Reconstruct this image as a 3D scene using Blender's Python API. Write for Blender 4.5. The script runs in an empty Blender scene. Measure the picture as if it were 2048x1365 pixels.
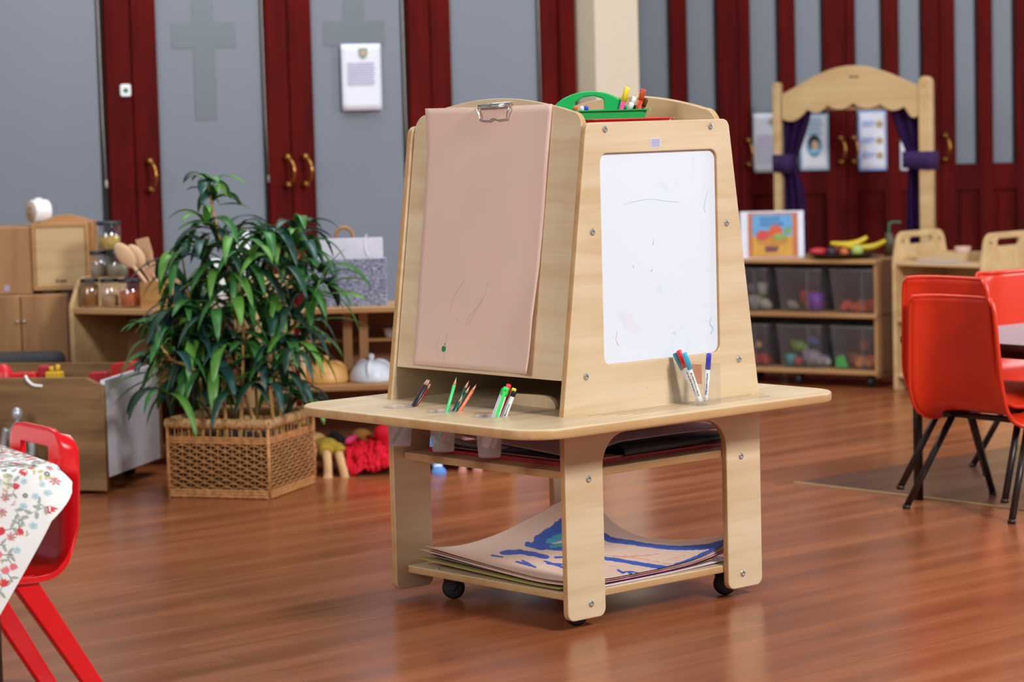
import bpy, bmesh, math, random
from mathutils import Vector, Matrix, Euler, noise
random.seed(7)
PI = math.pi
sc = bpy.context.scene
COL = sc.collection

# ------------------------------------------------------------------ camera model (measured from the photograph)
FPX, PIT, ROL, CAMH = 5189.2, 0.0869, 0.0257, 1.2
CX, CY = 1024.0, 682.5
def ray(px, py):
    c, s = math.cos(ROL), math.sin(ROL)
    a, b = px - CX, py - CY
    u, v = c*a - s*b, s*a + c*b
    return Vector((u/FPX, math.cos(PIT) - v/FPX*math.sin(PIT), -math.sin(PIT) - v/FPX*math.cos(PIT)))
def at(px, py, Y):
    d = ray(px, py); t = Y/d.y
    return Vector((0, 0, CAMH)) + d*t
def onz(px, py, z=0.0):
    d = ray(px, py); t = (z - CAMH)/d.z
    return Vector((0, 0, CAMH)) + d*t

# ------------------------------------------------------------------ materials
def lin(h):
    if isinstance(h, str):
        h = h.lstrip('#'); c = [int(h[i:i+2], 16)/255 for i in (0, 2, 4)]
    else: c = [x/255 for x in h]
    return tuple(x/12.92 if x <= .04045 else ((x+.055)/1.055)**2.4 for x in c) + (1.0,)
MATS = {}
def newmat(name):
    m = bpy.data.materials.new(name); m.use_nodes = True
    n = m.node_tree.nodes; b = n['Principled BSDF']
    return m, n, m.node_tree.links, b
def setb(b, rough=.5, metal=0, spec=.5, coat=0, trans=0, sheen=0, alpha=1):
    b.inputs['Roughness'].default_value = rough; b.inputs['Metallic'].default_value = metal
    b.inputs['Specular IOR Level'].default_value = spec; b.inputs['Coat Weight'].default_value = coat
    b.inputs['Transmission Weight'].default_value = trans; b.inputs['Sheen Weight'].default_value = sheen
    b.inputs['Alpha'].default_value = alpha
def plain(name, col, rough=.5, metal=0, spec=.5, var=.06, nscale=30, bump=0, **k):
    """solid colour with a slight procedural mottling"""
    if name in MATS: return MATS[name]
    m, n, l, b = newmat(name); setb(b, rough, metal, spec, **k)
    tc = n.new('ShaderNodeTexCoord'); no = n.new('ShaderNodeTexNoise'); no.inputs['Scale'].default_value = nscale
    no.inputs['Detail'].default_value = 3
    l.new(tc.outputs['Object'], no.inputs['Vector'])
    r = n.new('ShaderNodeValToRGB'); c = lin(col)
    r.color_ramp.elements[0].position = .3; r.color_ramp.elements[1].position = .7
    r.color_ramp.elements[0].color = tuple(x*(1-var) for x in c[:3])+(1,)
    r.color_ramp.elements[1].color = tuple(min(1, x*(1+var)) for x in c[:3])+(1,)
    l.new(no.outputs['Fac'], r.inputs['Fac']); l.new(r.outputs['Color'], b.inputs['Base Color'])
    if bump:
        bp = n.new('ShaderNodeBump'); bp.inputs['Strength'].default_value = bump; bp.inputs['Distance'].default_value = .002
        l.new(no.outputs['Fac'], bp.inputs['Height']); l.new(bp.outputs['Normal'], b.inputs['Normal'])
    MATS[name] = m; return m
def wood(name, light, dark, axis='X', rough=.38, scale=1.0, contrast=1.0, spec=.4, blocks=True):
    """pale furniture wood: long grain along one axis with figured bands"""
    if name in MATS: return MATS[name]
    m, n, l, b = newmat(name); setb(b, rough, 0, spec)
    tc = n.new('ShaderNodeTexCoord'); mp = n.new('ShaderNodeMapping')
    s = {'X': (1.6, 16, 16), 'Y': (16, 1.6, 16), 'Z': (16, 16, 1.6)}[axis]
    mp.inputs['Scale'].default_value = [x*scale for x in s]
    l.new(tc.outputs['Object'], mp.inputs['Vector'])
    n1 = n.new('ShaderNodeTexNoise'); n1.inputs['Scale'].default_value = 1.0; n1.inputs['Detail'].default_value = 5
    n1.inputs['Distortion'].default_value = .6; l.new(mp.outputs['Vector'], n1.inputs['Vector'])
    mp2 = n.new('ShaderNodeMapping'); s2 = {'X': (3, 130, 130), 'Y': (130, 3, 130), 'Z': (130, 130, 3)}[axis]
    mp2.inputs['Scale'].default_value = [x*scale for x in s2]; l.new(tc.outputs['Object'], mp2.inputs['Vector'])
    n2 = n.new('ShaderNodeTexNoise'); n2.inputs['Scale'].default_value = 1.0; n2.inputs['Detail'].default_value = 3
    l.new(mp2.outputs['Vector'], n2.inputs['Vector'])
    n3 = n.new('ShaderNodeTexNoise'); n3.inputs['Scale'].default_value = 5.0; l.new(tc.outputs['Object'], n3.inputs['Vector'])
    a1 = n.new('ShaderNodeMath'); a1.operation = 'MULTIPLY_ADD'; a1.inputs[1].default_value = .3; l.new(n2.outputs['Fac'], a1.inputs[0]); l.new(n1.outputs['Fac'], a1.inputs[2])
    a2 = n.new('ShaderNodeMath'); a2.operation = 'MULTIPLY_ADD'; a2.inputs[1].default_value = .35; l.new(n3.outputs['Fac'], a2.inputs[0]); l.new(a1.outputs[0], a2.inputs[2])
    r = n.new('ShaderNodeValToRGB'); e = r.color_ramp.elements
    w = .22/contrast
    e[0].position = .83 - w; e[1].position = .83 + w
    e[0].color = lin(dark); e[1].color = lin(light)
    l.new(a2.outputs[0], r.inputs['Fac']); l.new(r.outputs['Color'], b.inputs['Base Color'])
    MATS[name] = m; return m
def glassy(name, tint=(.9, .92, .95), gloss=.12, diff=.12, drough=.35, groug=.1):
    """clear or cloudy plastic: mostly see-through, some milky scatter, some gloss"""
    if name in MATS: return MATS[name]
    m = bpy.data.materials.new(name); m.use_nodes = True; n = m.node_tree.nodes; l = m.node_tree.links
    n.clear(); out = n.new('ShaderNodeOutputMaterial')
    t = n.new('ShaderNodeBsdfTransparent'); t.inputs[0].default_value = tuple(tint)+(1,)
    d = n.new('ShaderNodeBsdfDiffuse'); d.inputs[0].default_value = (.75, .75, .78, 1)
    tl = n.new('ShaderNodeBsdfTranslucent'); tl.inputs[0].default_value = (.75, .75, .78, 1)
    g = n.new('ShaderNodeBsdfGlossy'); g.inputs['Roughness'].default_value = groug
    m0 = n.new('ShaderNodeMixShader'); m0.inputs[0].default_value = .5; l.new(d.outputs[0], m0.inputs[1]); l.new(tl.outputs[0], m0.inputs[2])
    m1 = n.new('ShaderNodeMixShader'); m1.inputs[0].default_value = diff; l.new(t.outputs[0], m1.inputs[1]); l.new(m0.outputs[0], m1.inputs[2])
    fr = n.new('ShaderNodeFresnel'); fr.inputs[0].default_value = 1.45
    mu = n.new('ShaderNodeMath'); mu.operation = 'MULTIPLY_ADD'; mu.inputs[1].default_value = .7; mu.inputs[2].default_value = gloss*.25; ge = n.new('ShaderNodeNewGeometry'); iv = n.new('ShaderNodeMath'); iv.operation = 'SUBTRACT'; iv.inputs[0].default_value = 1; l.new(ge.outputs['Backfacing'], iv.inputs[1])
    l.new(fr.outputs[0], mu.inputs[0]); mv = n.new('ShaderNodeMath'); mv.operation = 'MULTIPLY'; l.new(mu.outputs[0], mv.inputs[0]); l.new(iv.outputs[0], mv.inputs[1])
    m2 = n.new('ShaderNodeMixShader'); l.new(mv.outputs[0], m2.inputs[0]); l.new(m1.outputs[0], m2.inputs[1]); l.new(g.outputs[0], m2.inputs[2])
    l.new(m2.outputs[0], out.inputs[0]); MATS[name] = m; return m

MAPLE_X = wood('maple_grain_along', '#d9c2a0', '#c9ab82', 'X', .36)
MAPLE_Z = wood('maple_grain_up', '#d9c2a0', '#c9ab82', 'Z', .36)
MAPLE_Y = wood('maple_grain_deep', '#d9c2a0', '#c9ab82', 'Y', .36)
EDGE = wood('maple_edging', '#c7a06e', '#b58a58', 'X', .45)
BEECH = wood('beech_laminate', '#bd9060', '#a27446', 'X', .42)
BEECH_Z = wood('beech_laminate_up', '#a97c50', '#8f6540', 'Z', .42)
BEECH_PALE = wood('pale_beech', '#d2b283', '#bd9767', 'X', .42)
CRATE = wood('crate_veneer', '#8c6a42', '#68492b', 'X', .5, contrast=1.2)
DOORWOOD = wood('mahogany_stain', '#5c0a07', '#3c0504', 'Z', .6, contrast=.8, spec=.08)
BAMBOO = plain('bamboo_cane', '#c79a55', .5, var=.15)
BLACK = plain('black_plastic', '#141415', .45, var=.1)
WHITE = plain('white_plastic', '#e8e8ea', .4, var=.02)
PAPERW = plain('white_paper', '#dcdde8', .8, var=.02, spec=.2)
STEEL = plain('steel', '#bdbbb4', .32, .7, var=.05)
CHROME = plain('chrome', '#d8d5cf', .15, 1, var=.02)
BRASS = plain('brass', '#c08a45', .3, 1, var=.08)
DARKMETAL = plain('brown_black_metal', '#3a302c', .35, .6, var=.1)
ORANGERED = plain('orange_red_plastic', '#e03414', .36, var=.03, spec=.5)
CHAIRRED = plain('red_plastic', '#dc0d16', .22, var=.02, spec=.55)
WICKER = plain('wicker', '#b97f48', .6, var=.3, nscale=60, bump=.3)
PURPLE = plain('purple_cloth', '#290c3a', .85, var=.12, spec=.2)
KRAFT = plain('kraft_paper', '#dbbaaa', .75, var=.03, nscale=4, spec=.25)
CLEAR = glassy('clear_acrylic', (.985, .985, .985), .2, .012, groug=.05)
CLOUDY = glassy('cloudy_plastic', (.97, .95, .94), .06, .26, groug=.4)
BINPLASTIC = glassy('smoky_clear_plastic', (.80, .81, .86), .25, .13, groug=.25)
JARGLASS = glassy('jar_glass', (.97, .97, .98), .3, .02, groug=.06)

# ------------------------------------------------------------------ mesh building
class MB:
    def __init__(s): s.bm = bmesh.new(); s.mi = 0
    def _fin(s, verts, faces_before, M=None):
        if M is not None: bmesh.ops.transform(s.bm, matrix=M, verts=verts)
        if s.mi:
            s.bm.faces.ensure_lookup_table()
            for f in s.bm.faces[faces_before:]: f.material_index = s.mi
        return s
    def box(s, lo, hi, M=None, bev=0, seg=2):
        nf = len(s.bm.faces)
        lo = Vector(lo); hi = Vector(hi); c = (lo+hi)/2; d = hi-lo
        r = bmesh.ops.create_cube(s.bm, size=1.0, matrix=Matrix.Translation(c) @ Matrix.Diagonal((d.x, d.y, d.z, 1)))
        vs = r['verts']
        if bev:
            es = list({e for v in vs for e in v.link_edges})
            rr = bmesh.ops.bevel(s.bm, geom=es, offset=bev, segments=seg, affect='EDGES', profile=.5)
            vs = list({v for f in rr['faces'] for v in f.verts} | {v for v in vs if v.is_valid})
            s.bm.faces.ensure_lookup_table()
            vs = list({v for f in s.bm.faces[nf:] for v in f.verts} | set(vs)) if len(s.bm.faces) > nf else vs
        return s._fin(vs, nf, M)
    def ring(s, pts):
        return [s.bm.verts.new(p) for p in pts]
    def bridge(s, a, b, closed=True):
        n = len(a)
        for i in range(n if closed else n-1):
            j = (i+1) % n
            try:
                f = s.bm.faces.new((a[i], a[j], b[j], b[i])); f.smooth = True; f.material_index = s.mi
            except ValueError: pass
    def cap(s, a, flip=False):
        try:
            f = s.bm.faces.new(a[::-1] if flip else a); f.material_index = s.mi
        except ValueError: pass
    def tube(s, pts, r, n=10, closed=False, flat=1.0, up=None, caps=True):
        """round tube along points; r a number or one per point; flat squashes across 'up'"""
        pts = [Vector(p) for p in pts]; N = len(pts); rs = r if isinstance(r, (list, tuple)) else [r]*N
        prev = None; rings = []
        for i, p in enumerate(pts):
            a = pts[i-1] if (i or closed) else pts[0]; b = pts[(i+1) % N] if (i < N-1 or closed) else pts[-1]
            t = (b-a)
            if t.length < 1e-9: t = Vector((0, 0, 1))
            t.normalize()
            if prev is None:
                h = Vector(up) if up is not None else (Vector((0, 0, 1)) if abs(t.z) < .9 else Vector((1, 0, 0)))
            else: h = prev
            x = (h - t*h.dot(t))
            if x.length < 1e-6: x = t.orthogonal()
            x.normalize(); y = t.cross(x); prev = x
            rings.append(s.ring([p + (x*math.cos(2*PI*k/n)*flat + y*math.sin(2*PI*k/n))*rs[i] for k in range(n)]))
        for i in range(N-1): s.bridge(rings[i], rings[i+1])
        if closed: s.bridge(rings[-1], rings[0])
        elif caps: s.cap(rings[0], True); s.cap(rings[-1])
        return s
    def cyl(s, p0, p1, r0, r1=None, n=20, caps=True):
        return s.tube([p0, p1], [r0, r0 if r1 is None else r1], n, caps=caps)
    def lathe(s, prof, c=(0, 0, 0), n=28, M=None, cap0=True, cap1=True):
        nf = len(s.bm.faces); c = Vector(c); rings = []
        for (r, z) in prof:
            r = max(r, 1e-4)
            rings.append(s.ring([c + Vector((r*math.cos(2*PI*k/n), r*math.sin(2*PI*k/n), z)) for k in range(n)]))
        for a, b in zip(rings, rings[1:]): s.bridge(a, b)
        if cap0: s.cap(rings[0], True)
        if cap1: s.cap(rings[-1])
        vs = [v for r in rings for v in r]
        return s._fin(vs, nf, M)
    def ball(s, c, r, n=16, M=None):
        r = r if isinstance(r, (list, tuple)) else (r, r, r)
        nf = len(s.bm.faces)
        MM = Matrix.Translation(Vector(c)) @ (M if M is not None else Matrix.Identity(4)) @ Matrix.Diagonal((r[0], r[1], r[2], 1))
        rr = bmesh.ops.create_uvsphere(s.bm, u_segments=n, v_segments=max(6, n*2//3), radius=1, matrix=MM)
        s.bm.faces.ensure_lookup_table()
        for f in s.bm.faces[nf:]: f.smooth = True; f.material_index = s.mi
        return s
    def grid(s, fn, nu, nv, smooth=True, skip=None):
        V = [[s.bm.verts.new(fn(i/nu, j/nv)) for j in range(nv+1)] for i in range(nu+1)]
        for i in range(nu):
            for j in range(nv):
                if skip and skip((i+.5)/nu, (j+.5)/nv): continue
                f = s.bm.faces.new((V[i][j], V[i+1][j], V[i+1][j+1], V[i][j+1])); f.smooth = smooth; f.material_index = s.mi
        return V
    def poly(s, pts):
        f = s.bm.faces.new([s.bm.verts.new(p) for p in pts]); f.material_index = s.mi; return f
    def plate(s, outlines, th, M=None, bev=.002, edge=None):
        """flat board from closed 2-D outlines (later ones are holes), rounded edges, centred in z"""
        cu = bpy.data.curves.new('tmp', 'CURVE'); cu.dimensions = '2D'; cu.fill_mode = 'BOTH'
        for o in outlines:
            sp = cu.splines.new('POLY'); sp.points.add(len(o)-1); sp.use_cyclic_u = True
            for p, q in zip(sp.points, o): p.co = (q[0], q[1], 0, 1)
        cu.extrude = max(th/2 - bev, 1e-5); cu.bevel_depth = bev; cu.bevel_resolution = 2; cu.offset = -bev
        ob = bpy.data.objects.new('tmp', cu); me = bpy.data.meshes.new_from_object(ob)
        nf = len(s.bm.faces); nv = len(s.bm.verts)
        s.bm.from_mesh(me); bpy.data.meshes.remove(me); bpy.data.objects.remove(ob); bpy.data.curves.remove(cu)
        s.bm.verts.ensure_lookup_table(); s.bm.faces.ensure_lookup_table()
        s.bm.normal_update()
        for f in s.bm.faces[nf:]: f.material_index = edge if edge is not None and abs(f.normal.z) < .6 else s.mi
        if M is not None: bmesh.ops.transform(s.bm, matrix=M, verts=s.bm.verts[nv:])
        return s
    def build(s, name, mat, parent=None, loc=None, rot=None, smooth=None, mods=None, weld=False):
        me = bpy.data.meshes.new(name)
        if weld: bmesh.ops.remove_doubles(s.bm, verts=s.bm.verts, dist=1e-5)
        s.bm.normal_update(); s.bm.to_mesh(me); s.bm.free()
        for m in (mat if isinstance(mat, (list, tuple)) else [mat]): me.materials.append(m)
        if smooth is not None:
            for p in me.polygons: p.use_smooth = smooth
        o = bpy.data.objects.new(name, me); COL.objects.link(o)
        if parent is not None: o.parent = parent
        if loc is not None: o.location = loc
        if rot is not None: o.rotation_euler = rot
        return o
def thing(name, label, cat, loc=(0, 0, 0), rz=0, group=None, rot=None):
    o = bpy.data.objects.new(name, None); COL.objects.link(o); o.empty_display_size = .05
    o.location = loc; o.rotation_euler = rot if rot is not None else (0, 0, rz)
    o['label'] = label; o['category'] = cat
    if group: o['group'] = group
    return o
def tag(o, label, cat, group=None):
    o['label'] = label; o['category'] = cat
    if group: o['group'] = group
    return o
def struct(o): o['kind'] = 'structure'; return o
def dup(src, label, loc=None, rz=None):
    c = src.copy(); COL.objects.link(c)
    if loc is not None: c.location = loc
    if rz is not None: c.rotation_euler = (0, 0, rz)
    c['label'] = label
    for ch in src.children:
        d = ch.copy(); COL.objects.link(d); d.parent = c
        for g in ch.children:
            e = g.copy(); COL.objects.link(e); e.parent = d
    return c
def rpoly(pts, seg=6):
    """closed outline from (x, y, radius) corners"""
    out = []; N = len(pts)
    for i in range(N):
        p = Vector(pts[i][:2]); r = pts[i][2] if len(pts[i]) > 2 else 0
        a = Vector(pts[i-1][:2]); b = Vector(pts[(i+1) % N][:2])
        if r <= 0: out.append(tuple(p)); continue
        da = (a-p).normalized(); db = (b-p).normalized(); ang = da.angle(db)
        d = min(r/math.tan(ang/2), (a-p).length*.5, (b-p).length*.5); rr = d*math.tan(ang/2)
        c = p + (da+db).normalized()*(rr/math.sin(ang/2))
        s0 = p+da*d - c; s1 = p+db*d - c
        a0 = math.atan2(s0.y, s0.x); a1 = math.atan2(s1.y, s1.x); dd = (a1-a0+PI) % (2*PI) - PI
        for k in range(seg+1):
            t = a0+dd*k/seg; out.append((c.x+rr*math.cos(t), c.y+rr*math.sin(t)))
    return out
def rrect(x0, y0, x1, y1, r, seg=6): return rpoly([(x0, y0, r), (x1, y0, r), (x1, y1, r), (x0, y1, r)], seg)
def circ(cx, cy, r, n=32): return [(cx+r*math.cos(2*PI*k/n), cy+r*math.sin(2*PI*k/n)) for k in range(n)]
def frame(o, x, y, z):
    """4x4 matrix from an origin and three axes"""
    M = Matrix.Identity(4)
    for i, v in enumerate((x, y, z, o)):
        for j in range(3): M[j][i] = v[j]
    return M
def UP(v=0, flip=False):   # plate (x, y) -> (x, v, z)
    return frame((0, v, 0), (1, 0, 0), (0, 0, 1), (0, -1, 0))
def SIDE(u=0):             # plate (x, y) -> (u, x, z)
    return frame((u, 0, 0), (0, 1, 0), (0, 0, 1), (1, 0, 0))
def FLAT(z=0): return Matrix.Translation((0, 0, z))
def lerp(a, b, t): return a+(b-a)*t
def spline(pts, n=8):
    """Catmull-Rom through points"""
    P = [Vector(p) for p in pts]; P = [P[0]*2-P[1]] + P + [P[-1]*2-P[-2]]; out = []
    for i in range(1, len(P)-2):
        for k in range(n):
            t = k/n; a, b, c, d = P[i-1], P[i], P[i+1], P[i+2]
            out.append(.5*((2*b)+(c-a)*t+(2*a-5*b+4*c-d)*t*t+(3*b-a-3*c+d)*t**3))
    out.append(P[-2]); return out

# ================================================================== SETTING
PSI = 0.7237; EO = Vector((0.1146, 5.9262, 0)); EU = Vector((math.cos(PSI), math.sin(PSI), 0)); EV = Vector((-math.sin(PSI), math.cos(PSI), 0))
def EL(u, v, z=0): return EO + EU*u + EV*v + Vector((0, 0, z))

def floor_mat(name, c1, c2, c3, rough=.3):
    m, n, l, b = newmat(name); setb(b, rough, 0, .6)
    tc = n.new('ShaderNodeTexCoord')
    br = n.new('ShaderNodeTexBrick'); br.inputs['Scale'].default_value = 1
    br.inputs['Brick Width'].default_value = 1.7; br.inputs['Row Height'].default_value = .085; br.inputs['Mortar Size'].default_value = .0012
    br.inputs['Color1'].default_value = (0, 0, 0, 1); br.inputs['Color2'].default_value = (1, 1, 1, 1); br.inputs['Mortar'].default_value = (.25, .25, .25, 1)
    br.inputs['Bias'].default_value = 0; br.offset = .37; l.new(tc.outputs['Object'], br.inputs['Vector'])
    mp = n.new('ShaderNodeMapping'); mp.inputs['Scale'].default_value = (.8, 9, 1); l.new(tc.outputs['Object'], mp.inputs['Vector'])
    no = n.new('ShaderNodeTexNoise'); no.inputs['Scale'].default_value = 1; no.inputs['Detail'].default_value = 4; l.new(mp.outputs['Vector'], no.inputs['Vector'])
    mp2 = n.new('ShaderNodeMapping'); mp2.inputs['Scale'].default_value = (3, 90, 1); l.new(tc.outputs['Object'], mp2.inputs['Vector'])
    n2 = n.new('ShaderNodeTexNoise'); n2.inputs['Scale'].default_value = 1; n2.inputs['Detail'].default_value = 3; l.new(mp2.outputs['Vector'], n2.inputs['Vector'])
    a = n.new('ShaderNodeMath'); a.operation = 'MULTIPLY_ADD'; a.inputs[1].default_value = .20; l.new(br.outputs['Color'], a.inputs[0]); l.new(no.outputs['Fac'], a.inputs[2])
    a2 = n.new('ShaderNodeMath'); a2.operation = 'MULTIPLY_ADD'; a2.inputs[1].default_value = .22; l.new(n2.outputs['Fac'], a2.inputs[0]); l.new(a.outputs[0], a2.inputs[2])
    r = n.new('ShaderNodeValToRGB'); e = r.color_ramp.elements; e[0].position = .40; e[1].position = 1.0; e[0].color = lin(c1); e[1].color = lin(c3)
    x = e.new(.68); x.color = lin(c2)
    l.new(a2.outputs[0], r.inputs['Fac']); l.new(r.outputs['Color'], b.inputs['Base Color'])
    rr = n.new('ShaderNodeMapRange'); rr.inputs['From Min'].default_value = .3; rr.inputs['From Max'].default_value = .7
    rr.inputs['To Min'].default_value = rough*.85; rr.inputs['To Max'].default_value = rough*1.25
    l.new(no.outputs['Fac'], rr.inputs['Value']); l.new(rr.outputs[0], b.inputs['Roughness'])
    bp = n.new('ShaderNodeBump'); bp.inputs['Strength'].default_value = .15; bp.inputs['Distance'].default_value = .001
    l.new(a2.outputs[0], bp.inputs['Height']); l.new(bp.outputs['Normal'], b.inputs['Normal'])
    return m
FLOORM = floor_mat('varnished_floorboards', '#764024', '#904f2d', '#a6633c', .24)
FLOORD = floor_mat('dark_floorboards', '#4d2c20', '#5c372a', '#694333', .28)
f = MB(); f.box((-8, -9, -.06), (12, 9, 0)); fl = struct(f.build('floor', FLOORM, loc=(0, 5, 0), rot=(0, 0, PSI)))
ho = Vector((.897, 8.262, 0))
hp = MB(); hp.box((0, -1.9, 0), (2.6, 0, .0012)); struct(hp.build('floor_panel', FLOORD, loc=ho, rot=(0, 0, PSI)))
hs = MB(); hs.box((-.009, -1.9, 0), (.009, .0, .003)); struct(hs.build('trim_1', plain('pale_edging', '#a98a5e', .5), loc=ho, rot=(0, 0, PSI)))

# ---- glazed folding doors
FILM = plain('grey_window_film', '#747a84', .4, var=.04, nscale=1.5, spec=.4)
DARKGLASS = plain('dark_glass', '#2b2926', .15, spec=.5)
CROSSM = plain('etched_glass', '#6b7279', .3, var=.02)
WL_O = Vector((-1.437, 10.2, 0)); WL_R = math.radians(20)
def wl_s(px, py=225):
    d = ray(px, py); c, s = math.cos(WL_R), math.sin(WL_R); n = Vector((-s, c, 0))
    t = n.dot(WL_O)/n.dot(Vector((d.x, d.y, 0))); p = Vector((d.x*t, d.y*t, 0)) - WL_O
    return p.dot(Vector((c, s, 0)))
def wl_z(px, py):
    d = ray(px, py); c, s = math.cos(WL_R), math.sin(WL_R); n = Vector((-s, c, 0))
    t = n.dot(WL_O)/n.dot(Vector((d.x, d.y, 0))); return CAMH + d.z*t
def door_handle(parent, x, z=1.0, h=.11):
    m = MB()
    for s in (-1, 1):
        m.lathe([(.0, 0), (.013, 0), (.013, .006), (.008, .012), (.008, .022), (.013, .03), (.013, .036), (.0, .046)], M=frame((x, 0, z+s*h/2), (1, 0, 0), (0, 0, 1), (0, -1, 0)), n=14)
    m.tube(spline([(x, -.034, z-h/2), (x+.010, -.062, z-h*.3), (x+.013, -.074, z), (x+.010, -.062, z+h*.3), (x, -.034, z+h/2)], 5), [.0042+.0018*math.sin(PI*k/20) for k in range(21)], 8)
    m.build('door_handle', BRASS, parent)
def door_left(k, px0, g0, gf, g1, px1, hl=None, hr=None, cross=None):
    s0, a, fe, b, s1 = [wl_s(p) for p in (px0, g0, gf, g1, px1)]
    c, s = math.cos(WL_R), math.sin(WL_R)
    o = bpy.data.objects.new('door_%d' % k, None); COL.objects.link(o); o.location = WL_O + Vector((c, s, 0))*s0; o.rotation_euler = (0, 0, WL_R); struct(o)
    a -= s0; fe -= s0; b -= s0; w = s1-s0
    m = MB()
    m.box((.002, 0, .01), (a, .045, 2.35), bev=.003); m.box((b, 0, .01), (w-.002, .045, 2.35), bev=.003)
    m.box((a, .004, .01), (b, .041, .2)); m.box((a, .004, 2.2), (b, .041, 2.35))
    m.box((a, .002, .2), (a+.012, .03, 2.2)); m.box((b-.004, .002, .2), (b, .03, 2.2))
    m.build('door_frame', DOORWOOD, o)
    g = MB(); g.box((a, .026, .2), (b, .031, 2.2)); g.build('glass_pane', DARKGLASS, o)
    g = MB(); g.box((a+.012, .0225, .2), (fe, .0255, 2.2)); g.build('window_film', FILM, o)
    if fe < b-.005:
        g = MB(); g.tube([(fe+.008, .018, 2.2), (fe+.012, .017, 1.2), (fe+.017, .016, .98)], .0022, 6); g.lathe([(.0, 0), (.006, .003), (.004, .03), (0, .032)], (fe+.017, .014, .955), 8)
        g.build('blind_cord', plain('cord', '#b9b3aa', .6), o)
    if cross:
        cx, hb, ztop = cross; cx = wl_s(cx)-s0; sc_ = 10.2/FPX; g = MB()
        x = lambda d: cx + d*sc_*1.06
        zt, zb, zl = wl_z(415, 45), wl_z(415, 95), wl_z(415, 240)
        g.plate([[(x(-21), zl), (x(21), zl), (x(21), zb), (x(62), zb), (x(62), zt), (x(21), zt), (x(21), zt+.2), (x(-21), zt+.2), (x(-21), zt), (x(-62), zt), (x(-62), zb), (x(-21), zb)]], .002, UP(.0215), bev=.0006)
        g.build('etched_cross', CROSSM, o)
    if hl: door_handle(o, wl_s(hl)-s0)
    if hr: door_handle(o, wl_s(hr)-s0)
    return o
door_left(1, -110, -65, 200, 217, 267)
door_left(2, 267, 312, 527, 537, 580, 293, 569, (415, 0, 0))
door_left(3, 580, 622, 808, 823, 865, 604, None, (716, 0, 0))
door_left(4, 865, 900, 1080, 1087, 1120)
m = MB(); s0, s1 = wl_s(1120), wl_s(1152); m.box((s0, -.015, 0), (s1, .06, 2.5), bev=.004)
struct(m.build('trim_2', DOORWOOD, loc=WL_O, rot=(0, 0, WL_R)))
CREAM = plain('cream_paint', '#cbbda6', .6, var=.02)
m = MB(); m.box((-1.5, 0, 2.36), (wl_s(1152)+.1, .14, 3.4)); m.box((-1.5, .0, 0), (wl_s(-110)-.004, .14, 2.36)); struct(m.build('wall_left', CREAM, loc=WL_O, rot=(0, 0, WL_R)))
pc = at(1194, 225, 10.72); m = MB(); m.box((0, 0, 0), (.22, .2, 3.4), bev=.004)
struct(m.build('pillar', CREAM, loc=(pc.x, pc.y, 0), rot=(0, 0, math.radians(33))))

# ---- right-hand doors: two narrow panes over wooden panels
YR = 12.0
def wr_x(px, py=205): return ray(px, py).x/ray(px, py).y*YR
def wr_z(px, py): return at(px, py, YR).z
ZG = wr_z(1750, 332)
def door_right(k, px0, g, px1, hl=None, hr=None, gaps=()):
    x0, x1 = wr_x(px0), wr_x(px1); w = x1-x0; G = [(wr_x(a)-x0, wr_x(b)-x0) for a, b in g]
    o = bpy.data.objects.new('door_%d' % k, None); COL.objects.link(o); o.location = (x0, YR, 0); struct(o)
    m = MB(); xs = [.0015] + [v for p in G for v in p] + [w-.0015]
    for i in range(0, len(xs), 2): m.box((xs[i], 0, .01), (xs[i+1], .045, 2.35), bev=.003)
    for (a, b) in G:
        m.box((a, .003, ZG-.12), (b, .042, ZG)); m.box((a, .003, 2.2), (b, .042, 2.35)); m.box((a, .003, .01), (b, .042, .16))
        m.box((a, .003, .42), (b, .042, .5))
    m.build('door_frame', DOORWOOD, o)
    for (a, b) in G:
        p = MB(); p.box((a, .018, .16), (b, .026, .42)); p.box((a, .018, .5), (b, .026, ZG-.12))
        p.box((a+.02, .010, .18), (b-.02, .02, .40), bev=.004); p.box((a+.02, .010, .52), (b-.02, .02, ZG-.14), bev=.004); p.build('door_panel', DOORWOOD, o)
        gl = MB(); gl.box((a, .026, ZG), (b, .031, 2.2)); gl.build('glass_pane', DARKGLASS, o)
        fm = MB(); fm.box((a+.004, .0225, ZG), (b-.014, .0255, 2.2)); fm.build('window_film', FILM, o)
    if hl: door_handle(o, wr_x(hl, 283)-x0)
    if hr: door_handle(o, wr_x(hr, 283)-x0)
door_right(5, 1262, [(1279, 1343), (1376, 1436)], 1478)
door_right(6, 1478, [(1502, 1560), (1592, 1649)], 1693, 1496, 1681)
door_right(7, 1693, [(1712, 1768), (1799, 1847)], 1880, 1706, None)
door_right(8, 1880, [(1911, 1957), (1986, 2032)], 2062, 1889, None)
door_right(9, 2062, [(2085, 2130), (2160, 2205)], 2240)
m = MB(); m.box((wr_x(1262), 0, 2.36), (4.2, .14, 3.4)); m.box((wr_x(2240)+.004, 0, 0), (4.2, .14, 2.36)); m.box((.2, .01, 0), (wr_x(1262)-.003, .14, 3.4))
struct(m.build('wall_right', CREAM, loc=(0, YR, 0)))

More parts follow.
